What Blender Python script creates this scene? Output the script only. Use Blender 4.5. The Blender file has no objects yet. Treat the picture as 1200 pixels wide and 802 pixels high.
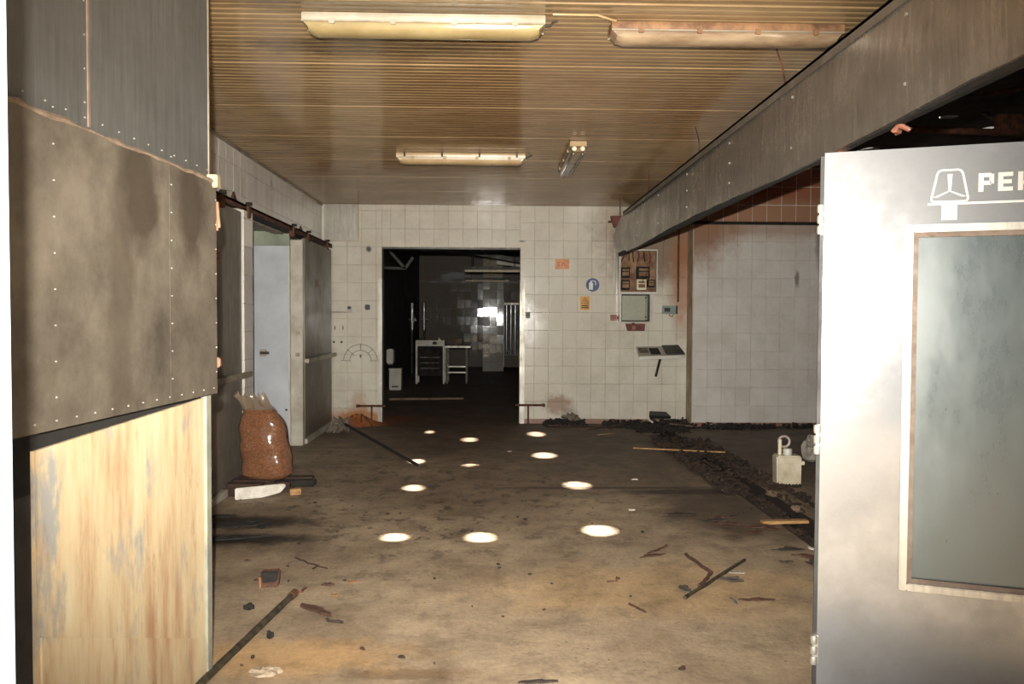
import bpy, bmesh, math, random
from mathutils import Vector, Matrix, noise as mnoise

sc = bpy.context.scene
COL = sc.collection
R = math.radians

# ------------------------------------------------------------------ camera
F = 940.0                       # focal length in pixels of the 1200 x 802 frame
CAMZ = 1.49
YAW = math.atan(25.0 / F)       # turned a little to the right of the back wall's normal
PITCH = math.atan(29.0 / F)     # and a little down
ROLL = 0.005
cam_d = bpy.data.cameras.new('camera')
cam = bpy.data.objects.new('camera', cam_d)
COL.objects.link(cam)
cam_d.sensor_width = 36.0
cam_d.lens = 36.0 * F / 1200.0
cam_d.clip_start = 0.05
CR = Matrix.Rotation(-YAW, 3, 'Z') @ Matrix.Rotation(math.pi / 2 - PITCH, 3, 'X') @ Matrix.Rotation(ROLL, 3, 'Z')
cam.matrix_world = Matrix.Translation((0, 0, CAMZ)) @ CR.to_4x4()
sc.camera = cam

def ray(px, py):
    return CR @ Vector(((px - 600.0) / F, -(py - 401.0) / F, -1.0))
def onY(px, py, Y):
    d = ray(px, py); t = Y / d.y
    return Vector((d.x * t, Y, CAMZ + d.z * t))
def onX(px, py, X):
    d = ray(px, py); t = X / d.x
    return Vector((X, d.y * t, CAMZ + d.z * t))
def onZ(px, py, Z=0.0):
    d = ray(px, py); t = (Z - CAMZ) / d.z
    return Vector((d.x * t, d.y * t, Z))

# ------------------------------------------------------------------ light
sc.view_settings.view_transform = 'Standard'
sc.view_settings.look = 'None'
sc.view_settings.gamma = 1.0
sc.view_settings.use_curve_mapping = False
sc.view_settings.exposure = 0.0

W = bpy.data.worlds.new('daylight'); sc.world = W
W.use_nodes = True
bg = W.node_tree.nodes['Background']
bg.inputs['Color'].default_value = (0.80, 0.90, 1.0, 1)
bg.inputs['Strength'].default_value = 0.7

def add_light(name, kind, loc, energy, color=(1, 1, 1), rot=None):
    d = bpy.data.lights.new(name, kind)
    d.energy = energy; d.color = color
    o = bpy.data.objects.new(name, d); COL.objects.link(o)
    o.location = loc
    if rot is not None: o.rotation_euler = rot
    return o
# the photographer's flash, just above and left of the lens
fl = add_light('camera_flash', 'SPOT', (-0.045, 0.0, CAMZ + 0.15), 2900.0, (1.0, 0.965, 0.89), rot=(math.pi / 2 - PITCH, 0, -YAW))
fl.data.shadow_soft_size = 0.015
fl.data.spot_size = R(79); fl.data.spot_blend = 1.0
# the sun outside: it reaches the floor only through holes added to the roof of the side bay
SUN_EL, SUN_AZ = R(36), R(4)
sd = Vector((math.cos(SUN_EL) * math.cos(SUN_AZ), math.cos(SUN_EL) * math.sin(SUN_AZ), math.sin(SUN_EL)))
sun = add_light('sun', 'SUN', (12, 2, 9), 75.0, (1.0, 0.95, 0.86))
sun.data.angle = R(0.53)
sun.rotation_euler = sd.to_track_quat('Z', 'Y').to_euler()

# ------------------------------------------------------------------ materials
def C(r, g, b):
    f = lambda v: (v / 255.0 / 12.92) if v / 255.0 <= 0.04045 else ((v / 255.0 + 0.055) / 1.055) ** 2.4
    return (f(r), f(g), f(b), 1.0)

class NT:
    def __init__(s, name):
        s.m = bpy.data.materials.new(name); s.m.use_nodes = True
        s.t = s.m.node_tree; s.b = s.t.nodes['Principled BSDF']
        s.pos = None
    def n(s, typ, **kw):
        x = s.t.nodes.new(typ)
        for k, v in kw.items(): setattr(x, k, v)
        return x
    def l(s, a, b): s.t.links.new(a, b)
    def P(s):
        if s.pos is None: s.pos = s.n('ShaderNodeNewGeometry').outputs['Position']
        return s.pos
    def O(s):
        return s.n('ShaderNodeTexCoord').outputs['Object']
    def mapping(s, vec, scale=(1, 1, 1), loc=(0, 0, 0)):
        m = s.n('ShaderNodeMapping'); s.l(vec, m.inputs['Vector'])
        m.inputs['Scale'].default_value = scale; m.inputs['Location'].default_value = loc
        return m.outputs['Vector']
    def noise(s, vec, scale, detail=4, rough=0.6, dist=0.0):
        x = s.n('ShaderNodeTexNoise'); s.l(vec, x.inputs['Vector'])
        x.inputs['Scale'].default_value = scale; x.inputs['Detail'].default_value = detail
        x.inputs['Roughness'].default_value = rough; x.inputs['Distortion'].default_value = dist
        return x.outputs['Fac']
    def ramp(s, fac, stops, interp='LINEAR'):
        r = s.n('ShaderNodeValToRGB'); s.l(fac, r.inputs['Fac'])
        r.color_ramp.interpolation = interp
        e = r.color_ramp.elements
        while len(e) < len(stops): e.new(0.5)
        for el, (p, c) in zip(e, stops):
            el.position = p; el.color = c if hasattr(c, '__len__') else (c, c, c, 1)
        return r.outputs['Color']
    def math(s, op, a, b=None, c=None, clamp=False):
        x = s.n('ShaderNodeMath', operation=op, use_clamp=clamp)
        for i, v in enumerate((a, b, c)):
            if v is None: continue
            if isinstance(v, (int, float)): x.inputs[i].default_value = v
            else: s.l(v, x.inputs[i])
        return x.outputs[0]
    def mix(s, fac, a, b, blend='MIX'):
        x = s.n('ShaderNodeMix', data_type='RGBA', blend_type=blend)
        for i, v in ((0, fac), (6, a), (7, b)):
            if isinstance(v, (int, float)): x.inputs[i].default_value = v
            elif isinstance(v, tuple): x.inputs[i].default_value = v
            else: s.l(v, x.inputs[i])
        return x.outputs[2]
    def blob(s, centre, radii, jag=0.5, nscale=6.0, soft=0.35):
        """mask of a stain: 1 inside an ellipsoid with a ragged edge, 0 outside"""
        v = s.n('ShaderNodeVectorMath', operation='SUBTRACT'); s.l(s.P(), v.inputs[0]); v.inputs[1].default_value = centre
        d = s.n('ShaderNodeVectorMath', operation='DIVIDE'); s.l(v.outputs[0], d.inputs[0]); d.inputs[1].default_value = radii
        ln = s.n('ShaderNodeVectorMath', operation='LENGTH'); s.l(d.outputs[0], ln.inputs[0])
        nz = s.noise(s.P(), nscale, 5, 0.65)
        q = s.math('ADD', ln.outputs['Value'], s.math('MULTIPLY', s.math('SUBTRACT', nz, 0.5), 2 * jag))
        mr = s.n('ShaderNodeMapRange'); mr.clamp = True
        s.l(q, mr.inputs[0]); mr.inputs[1].default_value = 1 + soft; mr.inputs[2].default_value = 1 - soft
        mr.inputs[3].default_value = 0; mr.inputs[4].default_value = 1
        return mr.outputs[0]
    def bump(s, h, strength=0.3, dist=0.01):
        x = s.n('ShaderNodeBump'); s.l(h, x.inputs['Height'])
        x.inputs['Strength'].default_value = strength; x.inputs['Distance'].default_value = dist
        s.l(x.outputs['Normal'], s.b.inputs['Normal'])
    def set(s, color=None, rough=None, metal=None, **kw):
        for key, v in (('Base Color', color), ('Roughness', rough), ('Metallic', metal)):
            if v is None: continue
            if isinstance(v, (int, float, tuple)): s.b.inputs[key].default_value = v
            else: s.l(v, s.b.inputs[key])
        for k, v in kw.items(): s.b.inputs[k.replace('_', ' ')].default_value = v
        return s.m

def simple(name, c1, c2=None, scale=8, rough=0.6, metal=0.0, bump=0.0, stretch=(1, 1, 1), detail=5, **kw):
    """two-tone weathered surface with fine relief"""
    n = NT(name)
    if c2 is None: c2 = tuple(x * 0.72 for x in c1[:3]) + (1,)
    f = n.noise(n.mapping(n.P(), stretch), scale, detail, 0.65)
    col = n.ramp(f, [(0.30, c2), (0.68, c1)])
    rg = n.ramp(f, [(0.3, min(1, rough + 0.12)), (0.7, max(0.03, rough - 0.06))])
    n.set(col, rg, metal, **kw)
    if bump: n.bump(n.noise(n.P(), scale * 6, 4), bump, 0.004)
    return n.m

M = {}
# glazed wall tile, yellowed; stains burnt or rusted on where they are in the place
def tile_mat(name, base, stains, dirt=0.12, rough=0.07, rvar=0.2, wave=0.05):
    n = NT(name)
    oi = n.n('ShaderNodeObjectInfo').outputs['Random']
    b2 = tuple(x * 0.94 for x in base[:3]) + (1,)
    col = n.mix(oi, base, b2)
    g = n.noise(n.P(), 2.2, 6, 0.7)
    col = n.mix(n.math('MULTIPLY', n.ramp(g, [(0.42, 0.0), (0.75, 1.0)]), dirt * 3), col, C(120, 98, 70))
    rr = n.ramp(g, [(0.35, rough), (0.8, rough + rvar)])
    for cen, rad, c, k, jag, ns in stains:
        msk = n.math('MULTIPLY', n.blob(cen, rad, jag, ns), k)
        col = n.mix(msk, col, c)
        rr = n.math('ADD', rr, n.math('MULTIPLY', msk, 0.35), clamp=True)
    n.set(col, rr, 0.0, IOR=1.5)
    n.bump(n.noise(n.P(), 7.0, 2, 0.4), wave, 0.02)
    return n.m

# stains that are on the place itself (centre, radii, colour, strength, raggedness, noise scale)
BY = 11.2                                  # plane of the back wall
def bpt(px, py): return tuple(onY(px, py, BY))
burn = C(106, 74, 44)
back_stains = [
    (bpt(770, 285), (0.75, 0.4, 0.55), burn, 0.85, 0.55, 5.0),
    (bpt(800, 320), (0.16, 0.4, 0.75), C(150, 96, 60), 0.75, 0.5, 6.0),
    (bpt(655, 474), (0.20, 0.4, 0.14), C(128, 92, 58), 0.85, 0.75, 13.0),
    (bpt(668, 488), (0.10, 0.4, 0.12), C(120, 110, 98), 0.7, 0.6, 12.0),
    (bpt(420, 492), (0.42, 0.4, 0.14), C(150, 94, 38), 0.95, 0.55, 8.0),
    (bpt(420, 478), (0.12, 0.4, 0.2), C(150, 96, 50), 0.5, 0.8, 12.0),
    (bpt(395, 366), (0.2, 0.4, 0.012), C(110, 96, 74), 0.7, 0.3, 12.0),
    (bpt(720, 260), (0.25, 0.4, 0.25), C(150, 130, 100), 0.4, 0.7, 8.0),
    (bpt(432, 292), (0.035, 0.2, 0.04), C(30, 24, 18), 0.95, 0.3, 20.0),
    (bpt(612, 283), (0.05, 0.2, 0.012), C(70, 62, 52), 0.9, 0.5, 30.0),
]
M['tile'] = tile_mat('glazed_cream_tile', C(206, 199, 184), back_stains)
M['tile_left'] = tile_mat('glazed_grey_tile', C(216, 210, 202), [(tuple(onX(318, 215, -2.345)), (0.3, 0.04, 0.06), C(70, 60, 50), 0.8, 0.3, 20.0)])
alc = lambda px, py: tuple(onY(px, py, 10.9))
M['tile_alcove'] = tile_mat('glazed_white_tile', C(198, 192, 184), [
    (alc(800, 250), (0.75, 0.4, 0.65), C(122, 80, 48), 0.9, 0.6, 3.5),
    (alc(900, 262), (2.6, 0.4, 0.2), C(140, 104, 78), 0.6, 0.6, 3.0),
    (alc(968, 285), (0.13, 0.4, 0.35), C(50, 44, 38), 0.8, 0.5, 8.0),
    (alc(934, 327), (0.03, 0.4, 0.1), C(90, 80, 70), 0.8, 0.8, 20.0)], rough=0.28)
M['tile_red'] = tile_mat('scorched_red_brown_tile', C(140, 82, 60), [(alc(890, 250), (1.2, 0.4, 0.18), C(150, 112, 84), 0.75, 0.6, 4.0)], dirt=0.25, rough=0.3)
M['skirt'] = tile_mat('red_brown_skirting_tile', C(128, 84, 66), [], dirt=0.4, rough=0.4)
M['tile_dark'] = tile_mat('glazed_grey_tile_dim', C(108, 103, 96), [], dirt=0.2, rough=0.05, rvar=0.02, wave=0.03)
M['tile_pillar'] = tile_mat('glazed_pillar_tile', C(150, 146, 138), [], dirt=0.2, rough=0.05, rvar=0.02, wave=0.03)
M['grout'] = simple('dirty_grout', C(168, 158, 140), C(128, 116, 98), 12, 0.9)
M['grout_pale'] = simple('pale_clean_grout', C(206, 200, 190), C(190, 182, 170), 12, 0.9)
M['grout_red'] = simple('pale_grout', C(150, 128, 104), C(110, 84, 60), 12, 0.9)
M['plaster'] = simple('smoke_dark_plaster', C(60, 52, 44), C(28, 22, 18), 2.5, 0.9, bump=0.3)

def floor_mat():
    n = NT('stained_concrete')
    P = n.P()
    a = n.noise(P, 0.9, 8, 0.7)
    col = n.ramp(a, [(0.30, C(120, 101, 80)), (0.50, C(152, 132, 107)), (0.72, C(178, 156, 126))])
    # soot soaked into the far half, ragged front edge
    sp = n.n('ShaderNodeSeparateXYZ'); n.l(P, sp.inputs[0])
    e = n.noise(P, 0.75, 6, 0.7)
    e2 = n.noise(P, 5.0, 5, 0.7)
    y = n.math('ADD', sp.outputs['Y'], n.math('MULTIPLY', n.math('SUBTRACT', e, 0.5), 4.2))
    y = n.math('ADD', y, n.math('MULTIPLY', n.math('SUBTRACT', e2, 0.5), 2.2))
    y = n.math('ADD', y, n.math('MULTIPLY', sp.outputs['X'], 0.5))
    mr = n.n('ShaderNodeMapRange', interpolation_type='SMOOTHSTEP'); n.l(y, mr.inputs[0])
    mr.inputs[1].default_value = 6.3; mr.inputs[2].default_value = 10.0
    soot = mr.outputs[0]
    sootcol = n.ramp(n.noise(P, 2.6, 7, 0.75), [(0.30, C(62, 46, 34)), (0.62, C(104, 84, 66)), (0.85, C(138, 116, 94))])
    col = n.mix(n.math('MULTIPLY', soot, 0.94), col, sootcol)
    # drip line and blotches
    for cen, rad, c, k, jag, ns in [
        (tuple(onZ(300, 615)), (0.55, 0.7, 1), C(92, 76, 58), 0.5, 0.8, 3.0),
        (tuple(onZ(700, 572)), (0.95, 0.05, 1), C(40, 28, 20), 0.8, 0.55, 4.0),
        (tuple(onZ(815, 577)), (0.6, 0.10, 1), C(36, 26, 18), 0.85, 0.6, 5.0),
        (tuple(onZ(850, 600)), (0.5, 0.7, 1), C(60, 42, 30), 0.7, 0.9, 5.0),
        (tuple(onZ(540, 570)), (1.0, 0.8, 1), C(84, 64, 48), 0.45, 0.9, 3.0),
        (tuple(onZ(480, 790)), (0.25, 0.05, 1), C(110, 86, 62), 0.7, 0.8, 9.0),
        (tuple(onZ(430, 492)), (0.7, 0.55, 1), C(138, 82, 40), 0.85, 0.8, 4.0),
        (tuple(onZ(330, 770)), (0.5, 0.18, 1), C(186, 146, 96), 0.6, 0.8, 5.0),
        (tuple(onZ(760, 690)), (0.9, 0.4, 1), C(176, 144, 102), 0.55, 0.9, 3.0),
        (tuple(onZ(275, 612)), (0.55, 0.16, 1), C(26, 20, 15), 0.95, 0.7, 7.0), (tuple(onZ(280, 632)), (0.5, 0.13, 1), C(26, 20, 15), 0.95, 0.7, 7.0)]:
        col = n.mix(n.math('MULTIPLY', n.blob(cen, rad, jag, ns), k), col, c)
    # dark blotches trodden into the concrete
    dk = n.noise(n.mapping(P, (1, .7, 1)), 7.0, 8, 0.75)
    zone = n.blob((-0.6, 6.8, 0), (2.2, 2.2, 1), 0.5, 1.5, 0.5)
    col = n.mix(n.math('MULTIPLY', n.math('MULTIPLY', n.ramp(dk, [(0.52, 0.0), (0.62, 1.0)]), zone), 0.75), col, C(50, 38, 28))
    # crumbs and specks
    v = n.n('ShaderNodeTexVoronoi'); n.l(P, v.inputs['Vector']); v.inputs['Scale'].default_value = 16
    spk = n.math('MULTIPLY', n.ramp(v.outputs['Distance'], [(0.05, 1.0), (0.13, 0.0)]), n.ramp(n.noise(P, 1.6, 3), [(0.5, 0.0), (0.6, 1.0)]))
    col = n.mix(n.math('MULTIPLY', spk, 0.75), col, C(40, 30, 22))
    fine = n.noise(P, 38, 5, 0.7)
    mott = n.noise(P, 3.2, 9, 0.78)
    col = n.mix(0.75, col, n.mix(1.0, col, n.ramp(mott, [(0.34, 0.4), (0.5, 0.95), (0.70, 1.35)]), 'MULTIPLY'))
    col = n.mix(0.5, col, n.mix(1.0, col, n.ramp(fine, [(0.3, 0.55), (0.7, 1.25)]), 'MULTIPLY'))
    n.set(col, n.ramp(a, [(0.3, 0.55), (0.7, 0.8)]), 0.0)
    n.bump(n.math('ADD', n.math('MULTIPLY', fine, 0.5), n.noise(P, 6, 6, 0.7)), 0.5, 0.012)
    return n.m
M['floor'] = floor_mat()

def ceil_mat():
    n = NT('tan_ribbed_sheet')
    P = n.P()
    a = n.noise(n.mapping(P, (0.7, 1.6, 1)), 1.1, 7, 0.7)
    col = n.ramp(a, [(0.28, C(116, 92, 66)), (0.52, C(144, 120, 88)), (0.78, C(164, 140, 106))])
    for cen, rad, k, jag in [
        (tuple(onZ(450, 6, 3.04)), (0.7, 0.13, 1), 0.95, 0.4), (tuple(onZ(455, 56, 3.04)), (0.8, 0.16, 1), 0.85, 0.6),
        (tuple(onZ(560, 8, 3.04)), (0.6, 0.1, 1), 0.45, 0.6)]:
        col = n.mix(n.math('MULTIPLY', n.blob(cen, rad, jag, 6.0), k), col, C(52, 44, 34))
    col = n.mix(n.math('MULTIPLY', n.blob(tuple(onZ(640, 130, 3.04)), (1.1, 1.3, 1), 0.8, 1.6), 0.5), col, C(112, 74, 44))
    col = n.mix(n.math('MULTIPLY', n.blob(tuple(onZ(830, 130, 3.04)), (0.5, 1.0, 1), 0.7, 2.0), 0.55), col, C(108, 72, 44))
    col = n.mix(n.math('MULTIPLY', n.blob((-0.4, 9.6, 3.04), (2.6, 2.0, 1), 0.7, 1.2), 0.55), col, C(118, 92, 72))
    st = n.noise(n.mapping(P, (1, 14, 1)), 2.2, 5, 0.7)
    col = n.mix(0.35, col, n.ramp(st, [(0.35, C(100, 76, 50)), (0.7, C(168, 144, 106))]))
    n.set(col, n.ramp(a, [(0.3, 0.16), (0.7, 0.08)]), 0.0)
    return n.m
M['ceiling'] = ceil_mat()

def steel(name, c1, c2, rough=0.35, metal=0.85, vert=True, scale=5, stains=(), bump=0.12):
    n = NT(name)
    st = (9, 9, 0.6) if vert else (1, 1, 1)
    a = n.noise(n.mapping(n.P(), st), scale, 6, 0.7)
    b = n.noise(n.P(), 2.4, 7, 0.7)
    f = n.math('ADD', n.math('MULTIPLY', a, 0.5), n.math('MULTIPLY', b, 0.5))
    col = n.ramp(f, [(0.36, c2), (0.62, c1)])
    for cen, rad, c, k, jag, ns in stains:
        col = n.mix(n.math('MULTIPLY', n.blob(cen, rad, jag, ns), k), col, c)
    n.set(col, n.ramp(f, [(0.35, min(1, rough + 0.15)), (0.65, max(0.05, rough - 0.08))]), metal)
    if bump: n.bump(n.noise(n.mapping(n.P(), (1, 1, 0.4)), 4, 3), bump, 0.01)
    return n.m
M['duct'] = steel('sooty_duct_steel', C(156, 149, 140), C(112, 104, 95), 0.27, 0.6, scale=4)
M['clad'] = steel('grey_cladding_sheet', C(88, 87, 83), C(70, 67, 62), 0.55, 0.15)
M['panel'] = steel('tarnished_panel_sheet', C(106, 97, 84), C(60, 52, 42), 0.6, 0.1, vert=False, scale=3.2, bump=0.06, stains=[(pq, (.3, .12, .22), C(52, 42, 32), .8, .9, 7.0) for pq in ((-1.2, 2.72, 1.9), (-1.17, 3.1, 1.9))] + [((-1.21, 2.6, 1.55), (.3, .07, .4), C(64, 54, 42), .6, .9, 6.0)])
M['leaf'] = steel('dark_door_sheet', C(126, 119, 108), C(98, 90, 80), 0.45, 0.3)
M['steel'] = steel('brushed_steel', C(130, 130, 130), C(102, 101, 99), 0.18, 0.4, vert=False, scale=2.6, bump=0.04)
M['alu'] = steel('aluminium_trim', C(172, 168, 158), C(128, 120, 108), 0.4, 0.5)
M['bar'] = steel('worn_bar_metal', C(176, 166, 148), C(120, 108, 90), 0.45, 0.5, vert=False)
M['rust'] = simple('rusted_iron', C(104, 62, 38), C(44, 26, 18), 14, 0.85, bump=0.6)
M['rust_red'] = simple('red_brown_paint', C(112, 48, 32), C(66, 26, 18), 9, 0.6, bump=0.2)
M['dark'] = simple('charred_black', C(40, 34, 28), C(14, 11, 9), 10, 0.9, bump=0.5)
M['black'] = simple('black_plastic', C(30, 28, 26), C(16, 15, 14), 6, 0.4)
M['darkmetal'] = simple('dark_grey_metal', C(66, 62, 54), C(34, 30, 26), 9, 0.5, 0.4)
M['white'] = simple('white_enamel', C(206, 202, 192), C(168, 162, 150), 3, 0.35)
M['bluewhite'] = simple('cold_white_panel', C(190, 193, 198), C(160, 162, 166), 2.0, 0.4)
M['jamb'] = simple('white_painted_frame', C(92, 104, 110), C(74, 84, 90), 5, 0.5, bump=0.1)
M['post'] = simple('off_white_post', C(186, 180, 168), C(148, 138, 120), 4, 0.4)
M['green'] = simple('pale_green_panel', C(150, 158, 138), C(110, 116, 98), 3, 0.6)
M['wood'] = simple('raw_wood', C(176, 138, 88), C(120, 86, 52), 5, 0.8, stretch=(1, 8, 8), bump=0.3)
M['wood_grey'] = simple('grey_weathered_wood', C(128, 108, 84), C(72, 56, 42), 6, 0.85, bump=0.3)
M['wood_burnt'] = simple('burnt_wood', C(78, 54, 40), C(30, 20, 15), 9, 0.9, bump=0.5)
M['foam'] = simple('white_polystyrene', C(222, 216, 206), C(186, 176, 160), 14, 0.9, bump=0.3)
M['pinkfoam'] = simple('peach_foam', C(150, 112, 88), C(122, 86, 66), 12, 0.9, bump=0.3)
M['cream'] = simple('cream_plastic', C(226, 214, 186), C(198, 184, 152), 6, 0.45)
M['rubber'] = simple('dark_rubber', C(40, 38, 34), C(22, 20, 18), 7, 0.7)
M['tissue'] = simple('grey_cloth', C(128, 116, 102), C(72, 62, 52), 14, 0.9, bump=0.6)

# lower partition panel: cream paint flaking off a blue-grey sheet, brown runs
def cream_mat():
    n = NT('flaking_cream_paint')
    P = n.P()
    v = n.mapping(P, (5, 5, 0.7))
    a = n.noise(v, 2.0, 8, 0.7)
    col = n.ramp(a, [(0.32, C(160, 122, 90)), (0.5, C(188, 166, 130)), (0.7, C(202, 187, 154))])
    g = n.noise(n.mapping(P, (2.6, 2.6, 1.0), (3, 1, 2)), 1.9, 7, 0.72)
    col = n.mix(n.ramp(g, [(0.56, 0.0), (0.66, 0.85)]), col, C(136, 138, 136))
    g2 = n.noise(n.mapping(P, (3.5, 3.5, 0.9), (7, 4, 9)), 1.7, 7, 0.75)
    col = n.mix(n.ramp(g2, [(0.57, 0.0), (0.70, 0.8)]), col, C(132, 84, 54))
    n.set(col, 0.6, 0.0)
    n.bump(a, 0.25, 0.006)
    return n.m
M['creampaint'] = cream_mat()

# ------------------------------------------------------------------ mesh helpers
class MB:
    def __init__(s): s.bm = bmesh.new()
    def face(s, pts):
        try: return s.bm.faces.new([s.bm.verts.new(p) for p in pts])
        except ValueError: return None
    def box(s, x0, x1, y0, y1, z0, z1):
        return s.hexa([(x0, y0, z0), (x1, y0, z0), (x1, y1, z0), (x0, y1, z0), (x0, y0, z1), (x1, y0, z1), (x1, y1, z1), (x0, y1, z1)])
    def hexa(s, p):
        v = [s.bm.verts.new(q) for q in p]
        for f in ((3, 2, 1, 0), (4, 5, 6, 7), (0, 1, 5, 4), (1, 2, 6, 5), (2, 3, 7, 6), (3, 0, 4, 7)):
            s.bm.faces.new([v[i] for i in f])
        return s
    def bar(s, a, b, w, h, up=(0, 0, 1)):
        """square bar from a to b, w across and h along up"""
        a, b, up = Vector(a), Vector(b), Vector(up)
        d = (b - a).normalized(); sd_ = d.cross(up).normalized(); u = sd_.cross(d).normalized()
        p = []
        for q in (a, b):
            p += [q - sd_ * w / 2 - u * h / 2, q + sd_ * w / 2 - u * h / 2, q + sd_ * w / 2 + u * h / 2, q - sd_ * w / 2 + u * h / 2]
        s.hexa(p); return s
    def tube(s, pts, r, n=10, cap=True):
        pts = [Vector(p) for p in pts]
        rr = r if hasattr(r, '__len__') else [r] * len(pts)
        rings = []; pu = None
        for i, p in enumerate(pts):
            d = (pts[min(i + 1, len(pts) - 1)] - pts[max(i - 1, 0)]).normalized()
            u = pu if pu is not None else (Vector((0, 0, 1)) if abs(d.z) < 0.9 else Vector((1, 0, 0)))
            sx = d.cross(u).normalized(); u = sx.cross(d).normalized(); pu = u
            rings.append([s.bm.verts.new(p + (sx * math.cos(t) + u * math.sin(t)) * rr[i]) for t in [2 * math.pi * k / n for k in range(n)]])
        for A, B in zip(rings, rings[1:]):
            for k in range(n): s.bm.faces.new((A[k], A[(k + 1) % n], B[(k + 1) % n], B[k]))
        if cap:
            s.bm.faces.new(rings[0][::-1]); s.bm.faces.new(rings[-1])
        return s
    def prism(s, poly, f0, f1):
        """poly: list of 2-D points; f0 / f1 map a 2-D point to the two ends"""
        A = [s.bm.verts.new(f0(*p)) for p in poly]; B = [s.bm.verts.new(f1(*p)) for p in poly]
        n = len(poly)
        s.bm.faces.new(A[::-1]); s.bm.faces.new(B)
        for k in range(n): s.bm.faces.new((A[k], A[(k + 1) % n], B[(k + 1) % n], B[k]))
        return s
    def lathe(s, prof, n=16, c=(0, 0, 0)):
        rings = [[s.bm.verts.new((c[0] + r * math.cos(2 * math.pi * k / n), c[1] + r * math.sin(2 * math.pi * k / n), c[2] + z)) for k in range(n)] for r, z in prof]
        for A, B in zip(rings, rings[1:]):
            for k in range(n): s.bm.faces.new((A[k], A[(k + 1) % n], B[(k + 1) % n], B[k]))
        s.bm.faces.new(rings[0][::-1]); s.bm.faces.new(rings[-1])
        return s

def chain(o):
    m = Matrix.Identity(4)
    while o is not None:
        m = o.matrix_basis @ m; o = o.parent
    return m

def obj(name, mb, mat, parent=None, world=True, smooth=False, bevel=0.0):
    """link ONE mesh object; world=True: the shape was drawn in room coordinates"""
    bm = mb.bm
    if bevel > 0:
        bmesh.ops.bevel(bm, geom=bm.edges[:], offset=bevel, segments=2, affect='EDGES', clamp_overlap=True)
    bmesh.ops.recalc_face_normals(bm, faces=bm.faces[:])
    if parent is not None and world:
        bm.transform(chain(parent).inverted())
    me = bpy.data.meshes.new(name); bm.to_mesh(me); bm.free()
    me.materials.append(M[mat] if isinstance(mat, str) else mat)
    if smooth:
        me.shade_smooth(); me.set_sharp_from_angle(angle=R(38))
    o = bpy.data.objects.new(name, me); COL.objects.link(o)
    if parent is not None: o.parent = parent
    return o

def tag(o, label=None, cat=None, group=None, kind=None):
    if label: o['label'] = label
    if cat: o['category'] = cat
    if group: o['group'] = group
    if kind: o['kind'] = kind
    return o

def thing(name, label, cat, loc=(0, 0, 0), rotz=0.0, group=None, kind=None):
    o = bpy.data.objects.new(name, None); COL.objects.link(o)
    o.location = loc; o.rotation_euler = (0, 0, rotz)
    o.empty_display_size = 0.1
    return tag(o, label, cat, group, kind)

def struct(name, mb, mat, label, cat, **kw):
    return tag(obj(name, mb, mat, **kw), label, cat, kind='structure')

# one shared tile: unit square, bevelled rim, front at y = -1 (scaled by the tile's thickness)
def tile_mesh(name, mat, ch=0.012):
    bm = bmesh.new()
    o = [bm.verts.new((x, 0, z)) for x, z in ((-.5, -.5), (.5, -.5), (.5, .5), (-.5, .5))]
    m = [bm.verts.new((x, -0.7, z)) for x, z in ((-.5, -.5), (.5, -.5), (.5, .5), (-.5, .5))]
    k = .5 - ch
    i = [bm.verts.new((x, -1, z)) for x, z in ((-k, -k), (k, -k), (k, k), (-k, k))]
    bm.faces.new(i)
    for A, B in ((o, m), (m, i)):
        for q in range(4): bm.faces.new((A[q], A[(q + 1) % 4], B[(q + 1) % 4], B[q]))
    bmesh.ops.recalc_face_normals(bm, faces=bm.faces[:])
    me = bpy.data.meshes.new(name); bm.to_mesh(me); bm.free()
    me.materials.append(M[mat]); return me
TM = {}
rt = random.Random(5)
def tiles(parent, u0, u1, v0, v1, uref, vref, pu, pv, plane, mat, name='tile', th=0.008, gap=0.0022, axis='Y', jit=0.0022, skip=None):
    """lay tiles over a rectangle of a wall; axis Y: wall faces -Y at y=plane; axis X: wall faces +X at x=plane"""
    if mat not in TM: TM[mat] = tile_mesh('tile_' + mat, mat)
    i0 = math.floor((u0 - uref) / pu); j0 = math.floor((v0 - vref) / pv)
    i = i0
    while uref + i * pu < u1 - 1e-4:
        a, b = max(u0, uref + i * pu), min(u1, uref + (i + 1) * pu)
        j = j0
        while vref + j * pv < v1 - 1e-4:
            c, d = max(v0, vref + j * pv), min(v1, vref + (j + 1) * pv)
            j += 1
            if b - a < 0.02 or d - c < 0.02: continue
            u, v = (a + b) / 2, (c + d) / 2
            if skip and skip(u, v): continue
            mm = mat(u, v) if callable(mat) else mat
            o = bpy.data.objects.new(name, TM[mm]); COL.objects.link(o)
            o.parent = parent
            j1, j2 = rt.uniform(-jit, jit), rt.uniform(-jit, jit)
            if axis == 'Y':
                o.location = (u, plane, v); o.rotation_euler = (j1, 0, j2)
            else:
                o.location = (plane, u, v); o.rotation_euler = (j1, 0, math.pi / 2 + j2)
            o.scale = (b - a - gap, th, d - c - gap)
        i += 1

# ================================================================== the setting
RZ, RT = 3.62, 0.05                         # roof of the side bay
CZ = 3.04                                   # ceiling height
LX = -2.345                                 # left wall
TX0, TX1 = 2.10, 2.40                       # drain trench along the right side
# floor: main slab, trench, slab of the side bay, slab of the room behind
b = MB()
b.box(-4.6, TX0, -6, BY, -0.3, 0); b.box(TX1, 7.2, -6, BY, -0.3, 0); b.box(-4.6, 4.2, BY, 24.4, -0.3, 0)
b.box(TX0, TX1, -6, BY, -0.3, -0.17)
fl_ = struct('floor', b, 'floor', 'stained concrete floor, sooty towards the tiled back wall, with a drain trench', 'floor')

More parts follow.
